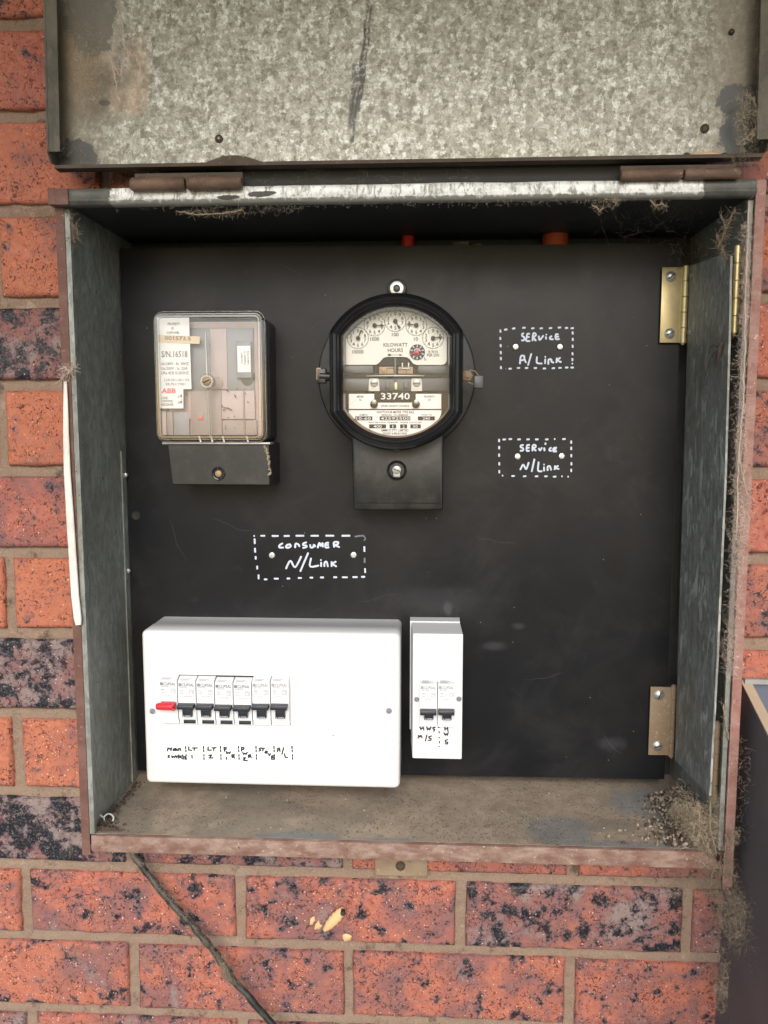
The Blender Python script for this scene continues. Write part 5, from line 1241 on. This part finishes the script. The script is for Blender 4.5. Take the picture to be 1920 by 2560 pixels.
film([(1690,1960,-.105), (1815,1960,-.128), (1822,2200,-.128), (1700,2130,-.124)], 'film', 'matted dusty web sheet over the debris in the lower right corner', 5)
film([(1650,1990,-.07), (1770,1950,-.09), (1800,2150,-.122), (1660,2090,-.115)], 'film', 'second web sheet tangled into the corner debris', 6, bul=.008)
film([(165,60,-.133), (285,20,-.127), (270,330,-.127), (165,330,-.133)], 'film', 'brown web film on the left corner of the raised lid', 7)
film([(1820,180,-.127), (1908,180,-.138), (1908,420,-.138), (1810,410,-.128)], 'film', 'grey web film on the right corner of the raised lid', 8)
film([(1790,2140,-.124), (1850,1960,-.128), (1852,2210,-.128), (1800,2230,-.120)], 'film', 'web film wrapping the bottom of the right flange', 9)
film([(1500,440,-.122), (1560,440,-.122), (1560,530,-.1285), (1500,530,-.1285)], 'film', 'small web film hanging from the top rail', 12, nv=16, nu=16)
# pile in the lower right corner
rs = random.Random(11); q = MB(); q2 = MB()
for _ in range(1100):
    t = rs.random()**.7
    px = 1715+rs.gauss(0, 26); py = 2030+rs.gauss(0, 38)
    u = rs.random()
    # triangular heap against wing plate and lip
    y = -.015-.10*u; x = .2600-abs(rs.gauss(0, .020))*(.6+.9*u)-(.006 if u < .3 else 0)
    h = max(0, .018-(.2600-x)*.42)*rs.random()*(1.3 if u > .45 else 1.0)
    c = Vector((x, y, FZ+.0006+h)); blobs(q if rs.random() < .5 else q2, c, rs.uniform(.0005, .0019), rs)
for _ in range(60):
    u = rs.random(); y = -.03-.085*u; x = .2590-abs(rs.gauss(0, .016)); h = max(0, .016-(.2600-x)*.5)
    blobs(q if rs.random() < .4 else q2, Vector((x, y, FZ+h*.8)), rs.uniform(.002, .0048), rs)
for s_ in range(900):
    u = rs.random(); y = -.02-.10*u; x = .262-abs(rs.gauss(0, .017)); h = rs.random()*.020*max(.1, 1-(.262-x)/.035)
    p = Vector((x, y, FZ+.001+h)); d = Vector([rs.gauss(0, 1) for _ in range(3)]).normalized(); pts = [p]
    for i in range(5): d = (d+Vector([rs.gauss(0, .5) for _ in range(3)])).normalized(); pts.append(pts[-1]+d*.0018)
    (q if s_ % 2 else q2).tube(pts, rs.uniform(.00015, .0004), 4, close=False)
tag(q.build('debris_heap', 'crumb'), 'heap of pale dirt and web crumbs in the lower right corner of the box', 'debris', kind='stuff')
tag(q2.build('debris_heap', 'dirtd'), 'darker dirt between the pale crumbs in the lower right corner of the box', 'debris', kind='stuff')
q = MB(); q2 = MB()
for _ in range(260):
    p = PZ(215+abs(rs.gauss(0, 22))+30, 2062+rs.gauss(0, 24), FZ+.001); p.x = max(p.x, XLi+.003); p.y = max(p.y, FY+.008); p.z = FZ+.0006+rs.random()*.003; blobs(q, p, rs.uniform(.0005, .0013), rs)
for _ in range(260):
    u = rs.random(); p = Vector((XLi+.003+abs(rs.gauss(0, .0035)), -.11+.10*u, FZ+.0006)); blobs(q, p, rs.uniform(.0004, .0010), rs)
tag(q.build('corner_grit', 'dirtd'), 'dark grit gathered along the lower left corner of the box floor', 'grit', kind='stuff')
q = MB()
for _ in range(1500):
    x = rs.gauss(.06, .10) if rs.random() < .7 else rs.uniform(-.28, .25); y = rs.gauss(-.085, .02) if rs.random() < .6 else rs.uniform(-.115, -.01)
    if not (XLi+.01 < x < .25 and FY+.006 < y < -.004): continue
    blobs(q, Vector((x, y, FZ+.0005)), rs.uniform(.00025, .0008), rs)
tag(q.build('floor_grit', 'dirt'), 'fine brown grit scattered over the box floor', 'grit', kind='stuff')
q = MB()
for _ in range(90):
    x = rs.uniform(-.27, .25); y = rs.uniform(-.115, -.01); blobs(q, Vector((x, y, FZ+.0005)), rs.uniform(.0003, .0008), rs)
tag(q.build('pale_crumbs', 'webp'), 'few pale crumbs scattered over the box floor', 'grit', kind='stuff')

wisp('cobweb', [([(300,-10),(308,80),(312,120),(306,165),(300,190)], -.128), ([(312,120),(330,138),(352,150),(350,200),(340,250),(325,300)], -.128), ([(300,190),(275,150),(288,190),(292,230),(300,260)], -.128)], 'webp', 'pale silk strand hanging on the left part of the raised lid', .0009, 3)
fuzz('cobweb', [([(200,60),(240,130),(230,230)], -.13, 130, .006, .012), ([(160,370),(220,400)], -.13, 70, .004, .008), ([(170,-10),(175,200),(160,380)], -.136, 60, .002, .012)], 'web', 'loose brown webbing on the left edge of the raised lid', 4, .00014)
fuzz('cobweb', [([(1865,240),(1880,330),(1860,390)], -.132, 140, .005, .014), ([(1890,0),(1895,400)], -.136, 90, .002, .012), ([(1800,398),(1890,404)], -.134, 60, .0015, .007)], 'web', 'grey webbing over the dark right corner of the raised lid', 5, .00014)
fuzz('cobweb', [([(470,526),(540,532),(600,534),(680,524),(760,520)], -.126, 170, .0008, .007), ([(1100,506),(1450,505),(1560,500)], -.127, 140, .0008, .006), ([(284,520),(960,512),(1750,497)], -.129, 200, .0006, .005)], 'web', 'dusty web fringe along the underside of the top rail', 6, .00016)
wisp('cobweb', [([(440,528),(500,536),(545,534),(590,530),(606,524)], -.127), ([(1480,512),(1500,528),(1510,520)], -.127), ([(1625,500),(1640,515),(1655,508),(1665,518)], -.127)], 'web', 'lumpy tan web crumbs hanging under the top rail', .0009, 7)
wisp('cobweb', [([(1801,538),(1812,560),(1810,585),(1795,620)], -.11), ([(1838,520),(1828,545),(1815,572),(1806,590)], -.11), ([(1788,585),(1800,605),(1806,635)], -.11), ([(1800,610),(1815,640),(1824,658)], -.11)], 'webd', 'forked dusty web hanging above the upper brass hinge', .0013, 8)
wisp('cobweb', [([(172,530),(180,555),(183,590),(186,608)], -.118), ([(183,565),(192,572),(196,600)], -.118), ([(160,520),(170,528),(178,526)], -.118)], 'webd', 'brown web hanging in the upper left corner of the box', .0013, 9)
wisp('cobweb', [([(155,922),(165,918),(172,930),(160,938),(153,948)], -.126), ([(172,935),(180,925),(183,905)], -.124)], 'webp', 'twisted pale web knot at the top of the white strip', .0012, 10)
fuzz('cobweb', [([(1868,560),(1858,900),(1848,1200),(1836,1500),(1824,1700)], -.1265, 1500, .0016, .014), ([(1850,1180),(1862,1260),(1845,1420)], -.124, 500, .003, .014), ([(1872,560),(1880,760)], -.124, 110, .003, .012)], 'webp', 'thick pale webbing down the right flange of the box', 12, .00018)
wisp('cobweb', [([(1873,500),(1868,640),(1864,760),(1862,880),(1858,1010),(1850,1090),(1846,1200),(1842,1330)], -.130), ([(1846,1130),(1856,1180),(1868,1240)], -.128)], 'webp', 'long pale silk rope along the right flange of the box', .0008, 13)
fuzz('cobweb', [([(1690,2180),(1760,2200),(1810,2230),(1850,2280),(1880,2330)], [-.10,-.11,-.13,-.14,-.14], 1300, .009, .011), ([(1770,2150),(1800,2260),(1790,2400),(1830,2520)], -.11, 800, .006, .010), ([(1895,2350),(1905,2440)], -.16, 70, .004, .012), ([(1560,2195),(1700,2215)], -.092, 110, .004, .022)], 'web', 'tangled webs between the wall and the dark cabinet', 14, .00014)
fuzz('cobweb', [([(1830,1850),(1860,1950),(1840,2100)], -.125, 150, .006, .014), ([(1790,1990),(1800,2100),(1812,2180)], -.118, 500, .003, .016), ([(1700,2000),(1760,2100),(1795,2170)], -.115, 1400, .006, .010)], 'web', 'webbing over the lower right corner of the box', 15, .00017)
wisp('cobweb', [([(1776,2000),(1774,2060),(1790,2130),(1806,2190)], -.122), ([(1748,2030),(1750,2080),(1770,2140),(1790,2180)], -.120), ([(1735,2148),(1755,2158),(1775,2172)], -.124), ([(1808,1760),(1814,1800),(1822,1850)], -.122), ([(1810,2180),(1825,2186),(1838,2190)], -.124)], 'web', 'ropes of dusty web in the lower right corner of the box', .0011, 16)
fuzz('cobweb', [([(340,2150),(450,2275),(540,2385),(600,2470)], -.110, 700, .0030, .010), ([(380,2190),(560,2200)], -.095, 60, .005, .02)], 'web', 'thin web strands clinging to the black cable', 17, .00012)
fuzz('cobweb', [([(1700,560),(1760,620),(1720,600)], -.06, 50, .012, .05), ([(1500,560),(1700,520)], -.09, 40, .008, .04)], 'webd', 'faint strands across the dark upper right corner of the box', 18, .00009)
fuzz('cobweb', [([(60,30),(100,60)], -.09, 40, .01, .02), ([(20,480),(120,545),(150,540)], -.09, 140, .005, .018), ([(0,740),(140,745)], -.088, 70, .004, .02), ([(10,700),(12,900)], -.088, 30, .004, .03)], 'webd', 'thin strands over the mortar joints left of the box', 19, .00010)
fuzz('cobweb', [([(300,470),(420,440)], -.12, 40, .004, .016), ([(610,445),(900,455),(1200,450)], -.118, 70, .003, .022)], 'web', 'wispy strands in the gap between lid and top rail', 20, .00010)
# dead spider on the hinge plate
sp_ = PX(1800, 868, XW-.003); q = MB(); q.tube([sp_+Vector((0,-.003,.003)), sp_, sp_+Vector((0,.002,-.006)), sp_+Vector((0,.004,-.011))], .002, 8, rr=[.0012, .0022, .0018, .0006])
for dy, dz, ey, ez in ((.01, .004, .028, .018), (.012, .002, .026, -.004), (.010, -.008, .034, -.022), (.008, -.014, .030, -.030), (-.004, .006, -.010, .016)):
    q.tube([sp_, sp_+Vector((-.003, dy*1.3, dz)), sp_+Vector((.0, ey, ez))], .0004, 5, rr=[.0005, .0004, .0002])
tag(q.build('dead_spider', 'dirtd'), 'dried brown spider remains on the grey hinge plate', 'spider')
